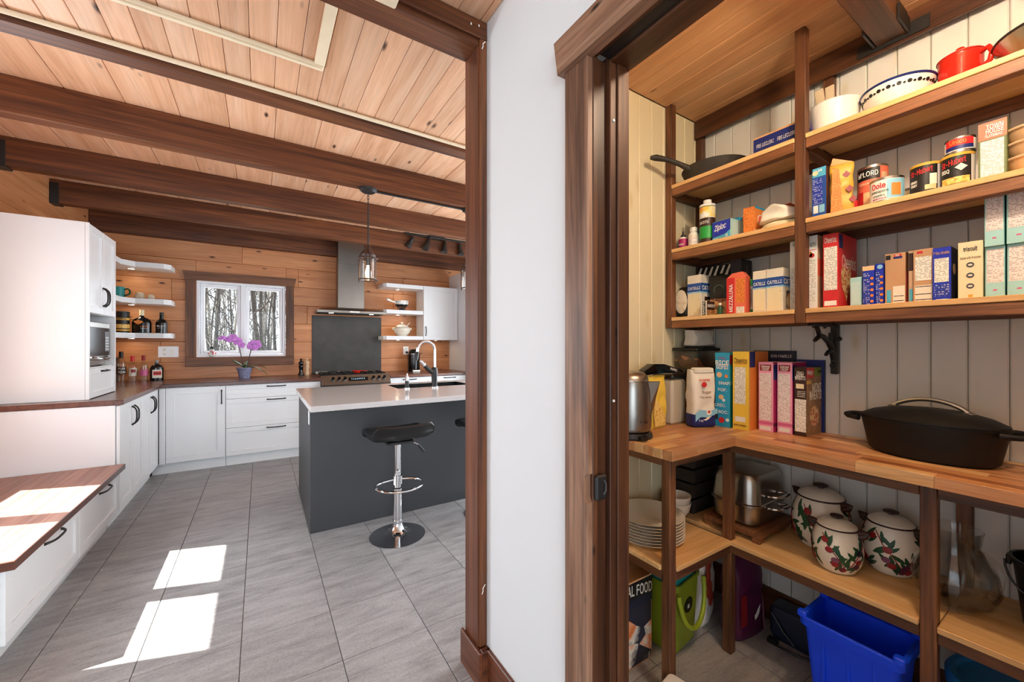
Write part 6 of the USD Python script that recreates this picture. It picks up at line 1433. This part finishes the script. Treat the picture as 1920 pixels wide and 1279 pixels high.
lp = t.p('lid', lathe([(.106, .1305), (.104, .138), (.07, .165), (.025, .178), (.012, .185), (.022, .198), (.012, .21), (0, .211)], 40), 'ceramic', 40)
for s in (-1, 1): t.p('handle', tube([(s * .115, 0, .09), (s * .142, 0, .105), (s * .145, 0, .12), (s * .112, 0, .118)], .009, 8), 'ceramic', 40)
t.p('ladle', tube([(.05, -.04, .15), (.09, -.05, .19), (.105, -.05, .205)], .006, 8), 'ceramic', 40); t.p('relief_garland', tube([(.05 * k - .075, -math.sqrt(max(0, .1195 ** 2 - (.05 * k - .075) ** 2)), .085 - .012 * (k % 2)) for k in range(4)], .003, 6), 'tan', 40)
t = T('coffee_machine', 'black domed capsule coffee machine on the counter behind the faucet', 'coffee machine', (at(776, 699, y=5.98)[0], 5.98, WZ))
t.p('body', lathe([(0, 0), (.085, 0), (.09, .012), (.09, .26), (.082, .30), (.055, .333), (0, .345)], 36), 'black_gloss', 40)
t.p('chrome_band', lathe([(.0905, .268), (.0905, .274)], 36), 'chrome', 40); t.p('drip_tray', B(-.06, .06, -.13, -.092, .0, .03, .004), 'steel', False); t.p('spout', B(-.025, .025, -.115, -.088, .20, .235, .005), 'black_plastic', False)
t.p('badge', cat([B(-.03 + .015 * k, -.022 + .015 * k, -.0915, -.0905, .232, .24, 0) for k in range(4)]), 'ltgrey', False, kind='stuff')
t.p('lever', tube([(.085, 0, .275), (.12, -.01, .275)], .006, 8), 'chrome')
t = T('appliance_cord', 'black appliance cord hanging from the outlet to the coffee machine', 'cord')
x0 = float(at(763, 668, y=6.17)[0]); t.p('plug', B(x0 - .015, x0 + .015, 6.165, 6.181, 1.225, 1.255, .003), 'black_plastic', False); t.p('cord', tube([(x0, 6.165, 1.235), (x0 - .002, 6.14, 1.20), (x0 + .004, 6.13, 1.08), (x0 + .002, 6.13, .98), (x0 + .02, 6.11, .955), (x0 + .08, 6.075, .953)], .004, 8), 'black_plastic')

# ================================================================== the woods outside the kitchen window
gs = S('ground', 'leaf-covered forest floor outside the kitchen windows', 'ground')
X_, Y_ = np.meshgrid(np.linspace(-30, 25, 40), np.linspace(6.5, 75, 40), indexing='ij'); Z_ = -.75 + .35 * meshkit.fbm(np.stack([X_ * .3, Y_ * .3, X_ * 0], -1)) + .018 * (Y_ - 6.5)
ii = np.arange(39)[:, None] * 40 + np.arange(39)[None]; F_ = np.stack([ii, ii + 40, ii + 41, ii + 1], -1).reshape(-1, 4)
gs.p('soil', (np.stack([X_, Y_, Z_], -1).reshape(-1, 3), F_), 'leaf_litter', True)
g = random.Random(5)
KIND = ('slender bare grey tree in the woods beyond the kitchen window', 'pale bare birch-like tree in the woods beyond the kitchen window', 'stout dark bare tree close beyond the kitchen window')
def tree(x, y, r, kind):
    t = T('bare_tree', KIND[kind], 'tree', (x, y, -.75 + .018 * (y - 6.5)), 0, ('slender bare grey trees outside', 'pale bare trees outside', 'stout bare trees outside')[kind])
    h = g.uniform(7, 11); mt = 'tree_bark_pale' if kind == 1 else 'tree_bark'
    lx, ly = g.uniform(-.06, .06), g.uniform(-.03, .03); wv = g.uniform(0, 6)
    def P(q): return np.array([lx * q * h + .10 * math.sin(q * 9 + wv), ly * q * h, q * h])
    qs = np.linspace(0, 1, 16)
    t.p('trunk', tube([P(q) for q in qs], r * (1.05 - .85 * qs), 9), mt)
    for k in range(9):
        q = g.uniform(.16, .62); p = P(q); a = g.uniform(0, 6.28); L = g.uniform(.5, 1.7); e = g.uniform(.3, 1.3)
        d = np.array([math.cos(a), math.sin(a) * .6, e]); d /= np.linalg.norm(d)
        pts = [p]; 
        for s in range(4):
            d = d + np.array([g.uniform(-.3, .3), g.uniform(-.2, .2), g.uniform(-.1, .3)]); d /= np.linalg.norm(d); pts.append(pts[-1] + d * L / 4)
        rb = r * g.uniform(.18, .4); ms = [tube(pts, np.linspace(rb, rb * .3, 5), 5)]
        for s in (1, 2, 3):
            d2 = d + np.array([g.uniform(-.9, .9), g.uniform(-.5, .5), g.uniform(-.4, .6)]); ms.append(tube([pts[s], pts[s] + d2 * L * .25, pts[s] + d2 * L * .5 + [0, 0, .05]], [rb * .4, rb * .3, rb * .15], 4))
        t.p('branch', cat(ms), mt)
for k, (u, y, r, kd) in enumerate([(-.061, 9.2, .045, 2), (-.046, 10.4, .03, 1), (.003, 9.0, .05, 2), (.019, 10.2, .04, 2), (-.020, 9.6, .03, 0), (.031, 11.0, .04, 0), (-.083, 12, .05, 0), (-.036, 13, .045, 0), (-.008, 13.5, .04, 1)] + [(g.uniform(-.13, .07), g.uniform(12, 32), g.uniform(.022, .06), g.choice((0, 0, 1))) for _ in range(46)]):
    tree(u * y, y, r, kd)
tw = []
for k in range(1500):
    y = g.uniform(10, 26); x = g.uniform(-.14, .08) * y; z = -.6 + g.random() ** 1.3 * 4.4
    L = g.uniform(.3, 1.0); a = g.uniform(-1, 1) * (1.2 if g.random() < .5 else .35); p = np.array([x, y, z]); d = np.array([math.sin(a), g.uniform(-.3, .3), math.cos(a)]); r = g.uniform(.003, .009)
    tw.append(tube([p, p + d * L * .5 + [g.uniform(-.05, .05), 0, 0], p + d * L], [r, r * .8, r * .4], 3, False))
t = T('forest_undergrowth', 'tangle of thin bare twigs and saplings between the trees outside', 'undergrowth', kind='stuff')
t.p('twigs', cat(tw), 'tree_bark', False, kind='stuff')
